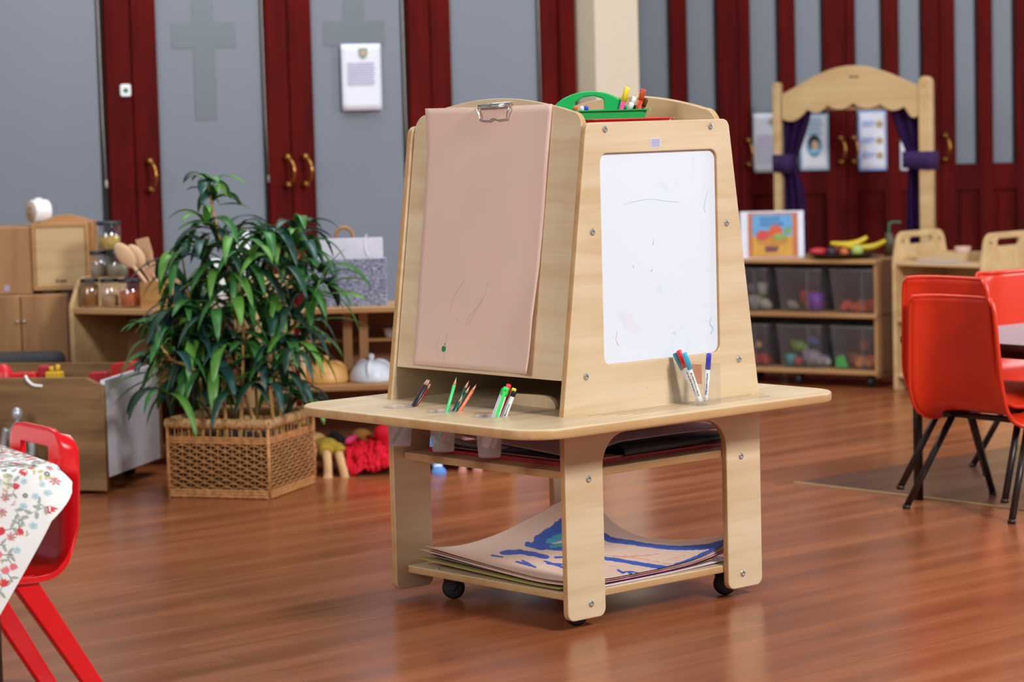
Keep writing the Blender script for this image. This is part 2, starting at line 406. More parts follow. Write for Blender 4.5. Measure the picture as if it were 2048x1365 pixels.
# ---- things fixed to the doors
def sheet(name, label, x0, z0, x1, z1, wall, cat='poster', group=None, th=.0006, mat=PAPERW):
    if wall == 'R': o = thing(name, label, cat, ((x0+x1)/2, YR-.003, (z0+z1)/2), 0, group)
    else:
        c, s = math.cos(WL_R), math.sin(WL_R); xm = (x0+x1)/2
        o = thing(name, label, cat, WL_O + Vector((c, s, 0))*xm + Vector((s, -c, 0))*.001 + Vector((0, 0, (z0+z1)/2)), WL_R, group)
    w, h = (x1-x0)/2, (z1-z0)/2
    m = MB(); m.grid(lambda a, b: Vector((lerp(-w, w, a), -.001-.004*math.sin(PI*a)*b*b, lerp(h, -h, b))), 8, 10)
    p = m.build('paper', mat, o); so = p.modifiers.new('s', 'SOLIDIFY'); so.thickness = th
    return o, w, h
def bars(o, rows, w, col, name='text_lines', y=-.0062):
    m = MB()
    for (x0, x1, z, hh) in rows: m.box((x0, y, z-hh), (x1, y+.0006, z+hh))
    m.build(name, plain('print_'+col.strip('#'), col, .8, var=.1), o)
INK = '#8d86a6'
o, w, h = sheet('notice', 'white notice with a small crest, taped to the glass above the glittery bag', wl_s(683, 150), wl_z(720, 221), wl_s(762, 150), wl_z(720, 88), 'L', 'notice')
rows = []; z = h*.42
for i in range(9): rows.append((-w*.72, w*random.uniform(.6, .75), z, .0025)); z -= .0105
bars(o, rows, w, '#aaa8c0')
m = MB(); m.plate([[(-.018, .02), (.018, .02), (.018, -.004), (.012, -.017), (0, -.024), (-.012, -.017), (-.018, -.004)]], .001, frame((0.008, -.0058, h*.73), (1, 0, 0), (0, 0, 1), (0, -1, 0)), .0003)
m.build('crest', plain('crest_green', '#8a9a7c', .8), o)
m = MB(); m.plate([circ(.008, h*.74, .010, 16)], .001, UP(-.0064), .0003); m.build('crest_badge', plain('crest_pink', '#c79a94', .8), o)
def rposter(name, label, x0, y0, x1, y1): return sheet(name, label, wr_x(x0, 283), wr_z((x0+x1)/2, y1), wr_x(x1, 283), wr_z((x0+x1)/2, y0), 'R', 'poster')
o, w, h = rposter('poster', 'white typed sheet with a small round badge, half behind the left theatre post', 1507, 227, 1563, 345)
rows = [(-w*.8, w*random.uniform(.5, .75), h*.25-.013*i, .002) for i in range(11)]; bars(o, rows, w, '#b4aecb')
m = MB(); m.plate([circ(w*.35, h*.72, .017, 20)], .001, UP(-.006), .0003); m.build('badge', plain('badge_olive', '#a3a08c', .8), o)
o, w, h = rposter('poster', 'blue-edged poster with an oval portrait of a dark-haired child', 1600, 228, 1657, 341)
bars(o, [(-w*.96, w*.96, h*.97, .0025), (-w*.96, w*.96, -h*.97, .0025), (-w*.98, -w*.9, 0, h*.97), (w*.9, w*.98, 0, h*.97)], w, '#86b4cf', 'border', -.006)
bars(o, [(-w*k, w*k, h*(.8-.16*i), .004) for i, k in enumerate((.5, .6, .45, .55))], w, '#7ab3c8')
m = MB(); m.plate([[(.034*math.cos(t*PI/16), -h*.12+.052*math.sin(t*PI/16)) for t in range(32)]], .001, UP(-.0068), .0003); m.build('portrait_oval', plain('oval_blue', '#5aa0b8', .8), o)
m = MB(); m.plate([[(.025*math.cos(t*PI/16)-.002, -h*.02+.034*math.sin(t*PI/16)) for t in range(32)]], .001, UP(-.0076), .0003); m.build('portrait_hair', plain('hair_black', '#20222b', .8), o)
m = MB(); m.plate([[(.0165*math.cos(t*PI/16)+.002, -h*.10+.022*math.sin(t*PI/16)) for t in range(32)]], .001, UP(-.0084), .0003); m.build('portrait_face', plain('print_skin', '#d6ac95', .8), o)
m = MB(); m.plate([[(-.024, -h*.36), (.026, -h*.36), (.02, -h*.26), (.004, -h*.22), (-.016, -h*.26)]], .001, UP(-.0080), .0003); m.build('portrait_shirt', plain('print_shirt', '#9cc3d6', .8), o)
o, w, h = rposter('poster', 'blue-edged poster with three round yellow face badges in a column', 1717, 221, 1773, 341)
bars(o, [(-w*.97, -w*.88, 0, h*.98), (w*.88, w*.97, 0, h*.98), (-w*.97, w*.97, -h*.97, .004), (-w*.97, w*.97, h*.97, .003)], w, '#7fa3e0', 'border', -.006)
for k in (.55, 0, -.5):
    bars(o, [(-w*.75, w*.1, h*k+.012, .003), (-w*.75, w*.2, h*k+.002, .003), (-w*.75, -w*.05, h*k-.008, .003)], w, '#9fb4e4')
    m = MB(); m.plate([circ(w*.5, h*k, .016, 20)], .001, UP(-.0068), .0003); m.build('face_badge', plain('badge_gold', '#c2a46a', .8), o)
    m = MB(); m.plate([circ(w*.5, h*k, .007, 14)], .001, UP(-.0076), .0003); m.build('badge_mark', plain('badge_mark', '#7b7f86', .8), o)
o, w, h = rposter('poster', 'plain white sheet mostly hidden behind the right purple curtain', 1800, 285, 1846, 341)
# door sensor
c, s = math.cos(WL_R), math.sin(WL_R)
sp = WL_O + Vector((c, s, 0))*wl_s(250, 181) + Vector((0, 0, wl_z(250, 181)))
o = thing('door_sensor', 'small white square sensor with a green dot on the red door stile', 'sensor', sp, WL_R)
m = MB(); m.plate([rrect(-.021, -.024, .021, .024, .009)], .014, UP(-.0072), .003); m.build('casing', WHITE, o)
m = MB(); m.plate([circ(0, 0, .0095)], .003, UP(-.015), .001); m.build('light', plain('green_dot', '#16613a', .4), o)
# ================================================================== EASEL
W, D, TP = .656, .648, .018
ZT = .504
easel = thing('island_easel', 'pale maple island easel on castors with whiteboard side and kraft paper side', 'easel', EO, PSI)
uedge = lambda z: .1357*max(0, z-ZT)
def side_outline():
    return rpoly([(0, .025, .02), (.12, .025, .02), (.12, .452, .075), (W-.12, .452, .075), (W-.12, .025, .02), (W, .025, .02), (W, .45), (W, ZT), (W-.092, 1.178, .022), (.092, 1.178, .022), (0, ZT)], 7)
hole = rrect(.134, .614, .521, 1.106, .022)
for nm, v in (('side_panel', 0), ('side_panel', D-TP)):
    p = MB(); p.plate([side_outline(), hole], TP, UP(v+TP/2), .0025, edge=1); p.build(nm, [MAPLE_X, EDGE], easel)
    b = MB(); b.box((.110, v+.0085 if v == 0 else v+.002, .594), (.545, v+.0165 if v == 0 else v+.0095, 1.126)); 
    WBM = None
    if v == 0:
        m_, n_, l_, bb = newmat('whiteboard_surface'); setb(bb, .3, 0, .5)
        tc = n_.new('ShaderNodeTexCoord'); mix = n_.new('ShaderNodeMixRGB'); mix.inputs[1].default_value = lin('#dde3ec')
        no = n_.new('ShaderNodeTexNoise'); no.inputs['Scale'].default_value = 9; no.inputs['Detail'].default_value = 8; no.inputs['Distortion'].default_value = 2.5
        l_.new(tc.outputs['Object'], no.inputs['Vector'])
        rp = n_.new('ShaderNodeValToRGB'); rp.color_ramp.elements[0].position = .60; rp.color_ramp.elements[0].color = (0, 0, 0, 1); rp.color_ramp.elements[1].position = .7; rp.color_ramp.elements[1].color = (.35, .35, .35, 1)
        l_.new(no.outputs['Fac'], rp.inputs[0]); l_.new(rp.outputs[0], mix.inputs[0])
        n2 = n_.new('ShaderNodeTexNoise'); n2.inputs['Scale'].default_value = 5; l_.new(tc.outputs['Object'], n2.inputs['Vector'])
        r2 = n_.new('ShaderNodeValToRGB'); r2.color_ramp.elements[0].position = .4; r2.color_ramp.elements[0].color = lin('#b9cfe6'); r2.color_ramp.elements[1].position = .6; r2.color_ramp.elements[1].color = lin('#e6cfd6')
        l_.new(n2.outputs['Fac'], r2.inputs[0]); l_.new(r2.outputs[0], mix.inputs[2]); l_.new(mix.outputs[0], bb.inputs['Base Color'])
        WBM = m_
    b.build('whiteboard', WBM or WHITE, easel, )
# faint pen marks on the whiteboard
def stroke(mb, pts, r): mb.tube(pts, r, 5, flat=.25, up=(0, 1, 0))
yb = .0083
FB, FC, FP = plain('faint_blue_ink', '#b9c6d6', .6), plain('faint_cyan_ink', '#aacfe6', .6), plain('faint_pink_ink', '#dcb9c6', .6)
for pts, r, mt in ((spline([(.215, yb, .985), (.25, yb, .99), (.30, yb, .994), (.345, yb, .988), (.40, yb, .982)], 5), .0007, FB), ([(.24, yb, .842), (.243, yb, .835)], .0012, FB), ([(.30, yb, .823), (.305, yb, .829)], .0016, FB), ([(.312, yb, .90), (.307, yb, .885)], .0009, FB),
        (spline([(.497, yb, 1.005), (.49, yb, .99), (.483, yb, .965), (.487, yb, .955)], 4), .0012, FC), (spline([(.50, yb, .70), (.495, yb, .685), (.505, yb, .672), (.498, yb, .66)], 4), .0018, FC),
        (spline([(.185, yb, .69), (.18, yb, .67), (.187, yb, .655)], 4), .0009, FP), (spline([(.365, yb, .668), (.37, yb, .675), (.374, yb, .667), (.378, yb, .676)], 4), .0007, FP), (spline([(.255, .0, .548), (.262, -.0003, .551), (.272, -.0003, .548), (.27, -.0003, .553)], 3), .0009, FP)):
    pm = MB(); stroke(pm, pts, r); pm.build('pen_mark', mt, easel)
st = MB(); st.plate([rrect(.297, 1.115, .331, 1.137, .002)], .0006, UP(-.0004), .0001); sk = st.build('maker_sticker', plain('sticker', '#cfcad6', .5), easel, )
sk['label'] = 'small white square sticker'
st = MB()
for i in range(7): st.box((.300, -.0012, 1.1175+i*.0027), (.328, -.0007, 1.1189+i*.0027))
st.build('sticker_print', plain('sticker_ink', '#9a93b4', .6), sk)
# bolts
for (u, z) in ((.151, 1.162), (.501, 1.161), (.104, .926), (.551, .926), (.073, .592), (.586, .591), (.073, .353), (.587, .352), (.073, .060), (.586, .061)):
    b = MB(); b.lathe([(.0, 0), (.0085, .0), (.0085, .0016), (.0068, .0032), (.0038, .0036), (.0036, .0012), (0, .001)], M=frame((u, .0005, z), (1, 0, 0), (0, 0, 1), (0, -1, 0)), n=20)
    b.build('bolt', STEEL, easel, smooth=False)
# table shelf around the easel
t = MB()
cups_v = (.492, .33, .162)
t.plate([rpoly([(-.225, -.155, .1), (.81, -.155, .1), (.81, .76, .1), (-.225, .76, .1)], 10)] + [circ(-.088, v, .0345) for v in cups_v], .024, FLAT(ZT-.012), .006, edge=1)
t.build('table_shelf', [MAPLE_X, EDGE], easel)
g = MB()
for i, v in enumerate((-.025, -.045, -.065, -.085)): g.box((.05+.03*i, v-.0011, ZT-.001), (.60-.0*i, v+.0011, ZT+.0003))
g.build('groove_shade_strip', plain('groove_shade', '#8d6638', .7), easel)  # slightly raised strips; the shade inside the grooves is put into their dark colour
for z, nm in ((.361, 'middle_shelf'), (.0755, 'bottom_shelf')):
    s = MB(); s.plate([rrect(.03, TP+.001, W-.03, D-TP-.001, .012)], .018, FLAT(z), .003, edge=1); s.build(nm, [MAPLE_Y, EDGE], easel)
# painting boards leaning along the slanted edges
KN = math.hypot(.1357, 1)
def board_frame(side):
    off = .007
    o = Vector((off, 0, ZT)) if side == 0 else Vector((W-off, 0, ZT))
    k = .1357 if side == 0 else -.1357
    sdir = Vector((k, 0, 1)).normalized(); xd = Vector((0, 1, 0)) if side == 0 else Vector((0, -1, 0))
    return o, xd, sdir, xd.cross(sdir)
def board_pt(v, s, off=0):           # point on the kraft-paper board: v across, s up the slope, off in front
    o, xd, sd, n = board_frame(0); return o + xd*v + sd*s - n*off
SB = (.585-ZT)*KN
for side in (0, 1):
    o, xd, sd, n = board_frame(side)
    v0, v1 = TP+.002, D-TP-.002; top = (1.219-ZT)*KN
    pts = [(v0, SB if side == 0 else .002), (v1, SB if side == 0 else .002), (v1, top-.055)]
    for k in range(1, 8):
        a = k/8*PI/2; pts.append((v1-.04*(1-math.cos(a)), top-.055+.042*math.sin(a)))
    for k in range(21):
        q = k/20; v = lerp(v1-.04, v0+.04, q); pts.append((v, top-.013+.035*math.sin(PI*q)**.9))
    for k in range(7, 0, -1):
        a = k/8*PI/2; pts.append((v0+.04*(1-math.cos(a)), top-.055+.042*math.sin(a)))
    pts.append((v0, top-.055))
    if side == 1: pts = [(D-a, b) for a, b in pts][::-1]; pts = [(a-D, b) for a, b in pts]
    p = MB(); p.plate([pts], .015, frame(o + n*.0075, xd, sd, n), .002, edge=1); p.build('painting_board', [MAPLE_Y, EDGE], easel)
# inner top ledge and a low inside rail
p = MB(); p.plate([rrect(.115, TP+.001, W-.115, D-TP-.001, .004)], .012, FLAT(1.149), .001); p.build('top_ledge', MAPLE_X, easel)
p = MB(); p.plate([[(.30, ZT), (.30, .532), (.21, .534)] + [(.185-.045*math.sin(k*PI/16), .534-.030*(1-math.cos(k*PI/16))) for k in range(9)]][::1], .014, SIDE(.11), .001); p.build('inner_rail', MAPLE_X, easel)
# castors
for (u, v, a) in ((.068, .062, -.7), (.575, .065, -.45), (.10, .545, -.95), (.58, .575, 2.9)):
    c = MB(); R = Matrix.Translation((u, v, 0)) @ Matrix.Rotation(a, 4, 'Z')
    c.lathe([(0, .060), (.018, .060), (.018, .0660), (0, .0660)], M=R, n=16)
    for sx in (-1, 1): c.plate([rpoly([(-.014, .064, .004), (.016, .064, .004), (.024, .034, .012), (.010, .020, .01), (-.008, .034, .008)])], .004, R @ frame((0, sx*.0145, 0), (1, 0, 0), (0, 0, 1), (0, -1, 0)), .001)
    c.plate([rpoly([(.016, .05, .003), (.036, .043, .003), (.034, .037, .003), (.016, .042, .003)])], .018, R @ frame((0, 0, 0), (1, 0, 0), (0, 0, 1), (0, -1, 0)), .001)
    co = c.build('castor', BLACK, easel)
    w_ = MB(); w_.lathe([(0, -.011), (.021, -.011), (.0277, -.0075), (.0288, 0), (.0277, .0075), (.021, .011), (0, .011)], M=R @ frame((.010, 0, .0289), (1, 0, 0), (0, 0, 1), (0, -1, 0)), n=28)
    w_.build('wheel', plain('black_rubber', '#101010', .6), co)
for (u, v) in ((.11, .47), (.12, .05), (.07, .5)):
    b = MB(); b.lathe([(.0, 0), (.006, .0), (.006, .0012), (.0, .002)], (u-.02, v+.03, .0845), 12); b.build('screw', STEEL, easel)

# ---- kraft paper and its clip
def paper_pt(a, b):   # a across 0..1 left to right as seen, b 0..1 top to bottom
    vt, vb = (.57, .562), (.124, .126)
    v = lerp(lerp(vt[0], vt[1], b), lerp(vb[0], vb[1], b), a); s = lerp((1.219-ZT)*KN, (.594-ZT)*KN, b)
    if b < .02: s += .004*a
    off = .0016 + .0035*math.sin(PI*a)**2*math.sin(PI*b)*.6 + .004*max(0, (a-.86)/.14)**2*(b*.7+.3)
    off += .017*max(0, 1-a/.34-b/.17) + .010*max(0, (a-.80)/.2-max(0, (.80-b)/.2))**1 + .0016*math.sin(7*a+9*b)*math.sin(5*b)
    off += .003*max(0, (b-.9)/.1)**2
    return board_pt(v, s, off)
kp = tag(MB().build('kraft_paper', KRAFT), 'long sheet of brown kraft paper clipped to the easel board', 'paper')
bm = MB(); bm.grid(paper_pt, 30, 44); me = bm.build('tmp', KRAFT).data; ob_ = bpy.data.objects['tmp']; bpy.data.objects.remove(ob_)
kp.data = me; me.name = 'kraft_paper'; kp.location = EO; kp.rotation_euler = (0, 0, PSI); so = kp.modifiers.new('s', 'SOLIDIFY'); so.thickness = .0004
def pap(a, b, o=.0008):
    p = paper_pt(a, b); _, _, _, n = board_frame(0); return p - n*o
dm = MB(); dm.mi = 0
blob = [(.012*math.cos(t*PI/8)*(1+.10*math.sin(3*t))*.8, .014*math.sin(t*PI/8)*(1+.08*math.cos(2*t*PI/8))) for t in range(16)]
dm.poly([pap(.262+x/.44*.8, .93+y/.63*.55, .0012) for x, y in blob]); dm.poly([pap(.27+.004*math.cos(t*PI/4), .911+.003*math.sin(t*PI/4), .0012) for t in range(8)])
dd = dm.build('paint_spot', plain('green_paint', '#1f7a48', .5), kp); 
dm = MB()
for line in ([(.40, .66), (.36, .69), (.31, .735), (.29, .79)], [(.60, .65), (.585, .70), (.55, .745), (.50, .775), (.46, .80), (.44, .83)], [(.56, .73), (.50, .79), (.46, .83)], [(.29, .865), (.27, .91), (.275, .95), (.262, .99)], [(.35, .81), (.39, .825)], [(.22, .88), (.20, .92), (.225, .96)]):
    dm.tube([pap(a, b, .0006) for a, b in [(q.x, q.y) for q in spline([(x, y, 0) for x, y in line], 5)]], .00035, 4)
dm.build('pencil_line', plain('pencil_grey', '#b39a8a', .7), kp)

clip = tag(MB().build('bulldog_clip', CHROME), 'wide chrome spring clip holding the kraft paper on the board top', 'clip')
cm = MB(); s0 = (1.222-ZT)*KN
P = lambda v, s, o: board_pt(v, s, o)
cm.tube([P(.394, s0+.006, .008), P(.279, s0+.008, .008)], .0052, 12)
cm.tube([P(.392, s0+.001, .012), P(.281, s0+.003, .012)], .003, 8)
cm.tube([P(.388, s0+.004, .012), P(.394, s0-.006, .013), P(.386, s0-.016, .012), P(.384, s0-.030, .009), P(.350, s0-.0315, .009), P(.342, s0-.027, .010), P(.330, s0-.027, .010), P(.322, s0-.0305, .009), P(.288, s0-.028, .009), P(.286, s0-.014, .012), P(.279, s0-.004, .013), P(.285, s0+.005, .012)], .0021, 8)
cm.box((-.0575, -.008, -.0125), (.0575, .004, .012), M=frame(P(.3365, s0+.008, -.006), (0, 1, 0), board_frame(0)[2], board_frame(0)[3])) if False else None
me = cm.build('tmpclip', CHROME).data; bpy.data.objects.remove(bpy.data.objects['tmpclip']); clip.data = me; clip.location = EO - EV*.013 - Vector((0, 0, .005)); clip.rotation_euler = (0, 0, PSI)

# ---- cups of pencils
def cup(v, label):
    o = thing('plastic_cup', label, 'cup', EL(-.088, v, ZT-.095), PSI, 'cups let into the easel shelf')
    m = MB(); m.lathe([(.0, .0), (.0245, .0), (.0262, .003), (.0335, .093), (.037, .0955), (.037, .0975), (.0335, .0975), (.0322, .094), (.0248, .0045), (.0, .003)], n=36, cap0=False, cap1=False)
    m.build('cup_body', CLOUDY, o)
    return o
cup(cups_v[0], 'cloudy cup farthest from the whiteboard, holding the dark pencils')
cup(cups_v[1], 'cloudy middle cup holding green and orange pencils')
cup(cups_v[2], 'cloudy cup nearest the whiteboard panel, holding felt pens')
def stick_frame(base, tip):
    z = (tip-base).normalized(); x = z.orthogonal().normalized(); return frame(base, x, z.cross(x), z), (tip-base).length
def pencil(label, cv, basepx, tippx, col, dy=0.0, r=.0037, lead=None):
    """pencil through two picture points at the depth of its cup"""
    Y = EL(-.088, cv).y + dy; top = at(*tippx, Y); low = at(*basepx, Y-.004)
    d = (top-low).normalized()
    # bottom end resting on the cup floor
    zf = ZT-.095+.0075; t = (top.z - zf)/d.z; base = top - d*t
    cc = EL(-.088, cv); k = Vector((base.x-cc.x, base.y-cc.y, 0))
    if k.length > .02: 
        q = k.normalized()*.02; base = Vector((cc.x+q.x, cc.y+q.y, zf))
    M, L = stick_frame(base, top)
    o = thing('pencil', label, 'pencil', base, group='pencils in the easel cups', rot=M.to_euler())
    a = MB(); a.tube([(0, 0, 0), (0, 0, L-.019)], r, 6); a.build('barrel', plain('lacquer_'+col.strip('#'), col, .3, var=.02), o)
    a = MB(); a.tube([(0, 0, L-.019), (0, 0, L-.005)], [r*.98, .0012], 12); a.build('wood_cone', plain('pencil_wood', '#d2a184', .6), o)
    a = MB(); a.tube([(0, 0, L-.005), (0, 0, L)], [.0012, .0003], 8); a.build('lead', plain('lead_'+(lead or col).strip('#'), lead or col, .5), o)
pencil('dark purple pencil leaning in the farthest cup, pale tip', cups_v[0], (822, 812), (857, 756), '#35243f', 0, .004, '#2a2a2a')
pencil('black pencil leaning beside the red one in the farthest cup', cups_v[0], (826, 812), (861, 757), '#2a2224', -.006)
pencil('dark red pencil leaning in the farthest cup', cups_v[0], (831, 813), (863, 765), '#8e1a22', .006)
pencil('light green pencil standing steepest in the middle cup', cups_v[1], (893, 823), (913, 755), '#48d578', -.006, .004)
pencil('tallest dark green pencil in the middle cup', cups_v[1], (905, 823), (938, 762), '#0f4d40', .008, .0037, '#c98a70')
pencil('second dark green pencil, touching the orange one', cups_v[1], (908, 823), (940, 772), '#0f4d40', .001, .0037, '#c98a70')
pencil('shortest dark green pencil in the middle cup', cups_v[1], (905, 822), (926, 790), '#0f5446', -.003, .0037, '#c98a70')
pencil('orange pencil leaning furthest over in the middle cup', cups_v[1], (915, 824), (953, 769), '#e8764f', -.009, .004)
def felt_pen(name, label, base, top, body, cap, r=.0055, caplen=.35, clip_=True, group='felt pens', plug=None, marks=None, drop=.012):
    M, L = stick_frame(base, top)
    # aim the clip side at the camera
    zc = (top-base).normalized(); tocam = (Vector((0, 0, CAMH))-base); y = -(tocam - zc*tocam.dot(zc)).normalized(); x = y.cross(zc)
    M = frame(base, x, y, zc)
    o = thing(name, label, 'pen', base, group=group, rot=M.to_euler())
    c0 = L*(1-caplen)
    a = MB(); a.lathe([(0, 0), (r*.8, 0), (r, .003), (r, c0), (0, c0)], n=16); a.build('barrel', body, o)
    a = MB(); a.lathe([(0, c0), (r*1.12, c0), (r*1.1, L-.003), (r*.9, L), (0, L)], n=16)
    if clip_: a.box((-.0024-.03*(drop-.012), -r*1.12-.004, c0-drop), (.0024+.03*(drop-.012), -r*1.12-.001, L-.004), bev=.0006); a.box((-.0022, -r*1.12-.004, L-.010), (.0022, -r*.9, L-.004))
    a.build('cap', cap, o)
    if plug is not None: a = MB(); a.lathe([(0, -.001), (r*.82, -.001), (r*.82, .004), (r*1.02, .005), (r*1.02, .012), (0, .012)], n=14); a.build('end_plug', plug, o)
    if marks is not None:
        a = MB(); zz = c0*.2
        rnd = random.Random(len(label))
        while zz < c0*.86:
            h_ = rnd.uniform(.0015, .004); a.box((-rnd.uniform(.0006, .0018), -r-.0003, zz), (rnd.uniform(.0006, .0018), -r+.0004, zz+h_)); zz += h_+.0012
        a.build('printed_mark', marks, o)
    return o
DGREY = plain('print_charcoal', '#3a3a44', .6)
Yc = EL(-.088, cups_v[2]).y
NEON = plain('neon_green', '#2fe35c', .35, var=.01); 
wb = plain('pen_white', '#e3e3e0', .35, var=.02)
def incup(px, py, dy=0): return at(px, py, Yc+dy)
fl_ = 'felt pens in the easel cup'
felt_pen('felt_pen', 'white felt pen with bright green cap and long clip, front of the cup', incup(972, 896, -.012), incup(1013, 775, -.012), wb, NEON, .0066, .14, True, fl_, marks=plain('print_green', '#4fae76', .6), drop=.05)
felt_pen('felt_pen', 'white felt pen with green cap behind the front green one', incup(966, 892, .010), incup(1008, 778, .0), wb, plain('cap_green', '#23b050', .35), .0055, .10, False, fl_)
felt_pen('felt_pen', 'felt pen with red cap in the cup nearest the whiteboard', incup(984, 898, .014), incup(1018, 769, .014), plain('pen_red', '#c9383c', .4), plain('cap_red', '#ee3148', .35), .0058, .12, False, fl_)
felt_pen('felt_pen', 'white felt pen with yellow cap in the cup nearest the whiteboard', incup(982, 893, .004), incup(1029, 777, .008), wb, plain('cap_yellow', '#f0d63a', .35), .0052, .10, False, fl_)
felt_pen('felt_pen', 'white felt pen with black cap and black print, at the cup edge', incup(985, 897, -.006), incup(1029, 783, -.004), wb, BLACK, .0052, .09, False, fl_, marks=DGREY)

# ---- acrylic holder of whiteboard markers
hu0, hu1, hv0, hv1, hh = .338, .404, -.112, -.004, .098
ho_ = thing('pen_holder', 'clear acrylic pen holder on the shelf in front of the whiteboard', 'holder', EL((hu0+hu1)/2, (hv0+hv1)/2, ZT), PSI)
a = MB(); x1, y1 = (hu1-hu0)/2, (hv1-hv0)/2
th = .0022
a.box((-x1, -y1, .0006), (x1, y1, .003)); a.box((-x1, -y1, .003), (-x1+th, y1, hh)); a.box((x1-th, -y1, .003), (x1, y1, hh)); a.box((-x1+th, -y1, .003), (x1-th, -y1+th, hh)); a.box((-x1+th, y1-th, .003), (x1-th, y1, hh))
a.build('holder_box', CLEAR, ho_)
a = MB(); a.box((x1-th-.0006, -y1+.06, .045), (x1-th-.0002, y1-.004, hh-.006)); a.build('coloured_film', glassy('orange_film', (.95, .62, .45), .1, .2), ho_)
def mk(label, bpx, tpx, dyb, dyt, cap, marks=DGREY):
    Y0 = EL(.371, -.058).y
    b = at(*bpx, Y0+dyb); t = at(*tpx, Y0+dyt); d = (t-b).normalized(); k = (b.z-(ZT+.0075))/d.z; b = b - d*k
    felt_pen('whiteboard_marker', label, b, t, wb, cap, .0056, .34, False, 'whiteboard markers in the holder', wb, marks)
TEAL = plain('cap_teal', '#2f9ab4', .35, var=.02); 
mk('whiteboard marker with teal cap, behind the red-capped one', (1401, 806), (1349, 707), .012, .02, TEAL, None)
mk('whiteboard marker with red cap', (1398, 806), (1357, 701), -.006, .006, plain('cap_scarlet', '#d81f2a', .35))
mk('whiteboard marker with bright blue cap, in front of the red-capped one', (1402, 806), (1369, 706), -.02, -.018, plain('cap_cyan', '#2aa5cc', .35))
mk('whiteboard marker with violet-blue cap, alone and upright', (1411, 803), (1418, 707), .0, .004, plain('cap_violet', '#3a38b8', .3))

# ---- red tray and green caddy on top
rt = tag(MB().build('plastic_tray', WHITE), 'shallow red plastic tray under the green caddy on the easel top', 'tray')
a = MB(); a.plate([rrect(.150, .035, .41, .46, .012), rrect(.156, .041, .404, .454, .008)], .028, FLAT(1.1695), .001)
a.plate([rrect(.1515, .0365, .4085, .4585, .01)], .003, FLAT(1.1567), .0005); a.plate([rrect(.143, .028, .417, .467, .014), rrect(.156, .041, .404, .454, .008)], .003, FLAT(1.1840), .001)
me = a.build('tmpt', plain('tray_red', '#dd2f2a', .3, var=.02)).data; bpy.data.objects.remove(bpy.data.objects['tmpt']); rt.data = me; rt.location = EO; rt.rotation_euler = (0, 0, PSI)
GREEN = plain('caddy_green', '#12a650', .3, var=.02)
cc = EL(.325, .235, 1.1585) + Vector((.040, 0, 0)); CR = math.radians(3)
cad = thing('caddy', 'bright green plastic caddy with arched handle on top of the easel', 'caddy', cc, CR)
a = MB(); L_, B_ = .098, .058
def trayring(z, k, r=.014): return [(x, y, z) for x, y in rrect(-L_*k, -B_*k, L_*k, B_*k, r)]
rings = [a.ring(trayring(z, k)) for z, k in ((.0, .86), (.045, .97), (.0455, 1.06), (.0485, 1.06), (.0485, .95), (.003, .84))]
for i in range(5): a.bridge(rings[i], rings[i+1])
a.cap(rings[0], True); a.cap(rings[-1])
a.build('caddy_body', GREEN, cad, smooth=False)
a = MB(); arc = [(.098*math.cos(PI*k/24)*1.0-.038, .032+.062*math.sin(PI*k/24)) for k in range(25)]
outer = [(.082, .003)] + [p for p in arc] + [(-.137+.055, .003)]
outer = [(max(p[0], -.082) if False else p[0], p[1]) for p in arc] + [(-.085, .004), (.055, .004)]
a.plate([outer, rpoly([(-.075, .050, .004), (-.005, .050, .004), (-.005, .074, .006), (-.03, .083, .004), (-.055, .080, .006), (-.075, .068, .004)])], .012, UP(0), .003)
a.build('handle', GREEN, cad)
a = MB()
for x in (-.03, .03): a.box((x-.0012, -B_*.85, .003), (x+.0012, B_*.85, .04))
a.build('divider', GREEN, cad)
def cp(x, y, z): return cc + Matrix.Rotation(CR, 3, 'Z') @ Vector((x, y, z))
cg = 'pens and crayons in the green caddy'
def cadpen(label, b, t, body, cap, r=.0055, k=.35): felt_pen('felt_pen', label, cp(*b), cp(*t), body, cap, r, k, False, cg)
cadpen('yellow-ended pink highlighter, tallest in the green caddy', (.024, -.01, .008), (.052, -.014, .102), plain('pen_pink', '#e0508e', .35), plain('cap_lemon', '#f4d833', .35), .006, .36)
cadpen('white pen with rounded top and dark band in the green caddy', (.042, .0, .008), (.070, -.004, .078), BLACK, WHITE, .0058, .3)
cadpen('shorter white pen lower in front in the green caddy', (.04, -.02, .006), (.060, -.03, .064), BLACK, WHITE, .006, .3)
cadpen('orange-brown pen leaning at the right end of the caddy', (.066, -.004, .008), (.092, -.004, .096), plain('pen_rust', '#c2461e', .35), plain('pen_rust', '#c2461e', .35), .0062, .3)
cadpen('dark brown pen beside the orange-brown one', (.07, .012, .008), (.100, .012, .074), plain('pen_brown', '#6d2c17', .4), plain('pen_brown', '#6d2c17', .4), .006, .3)
cadpen('short green pen barely above the caddy rim', (.06, .02, .006), (.074, .02, .058), plain('pen_green', '#17764a', .4), plain('pen_green', '#17764a', .4), .006, .3)
for i, (x, col, lab) in enumerate(((-.066, '#e05a2c', 'orange crayon end showing above the caddy rim'), (-.050, '#e6e6ec', 'white crayon end showing above the caddy rim'), (-.040, '#3148c0', 'blue crayon end showing above the caddy rim'))):
    cadpen(lab, (x, -.012, .006), (x-.012, -.03, .058), plain('crayon_'+col.strip('#'), col, .5), plain('crayon_'+col.strip('#'), col, .5), .005, .3)
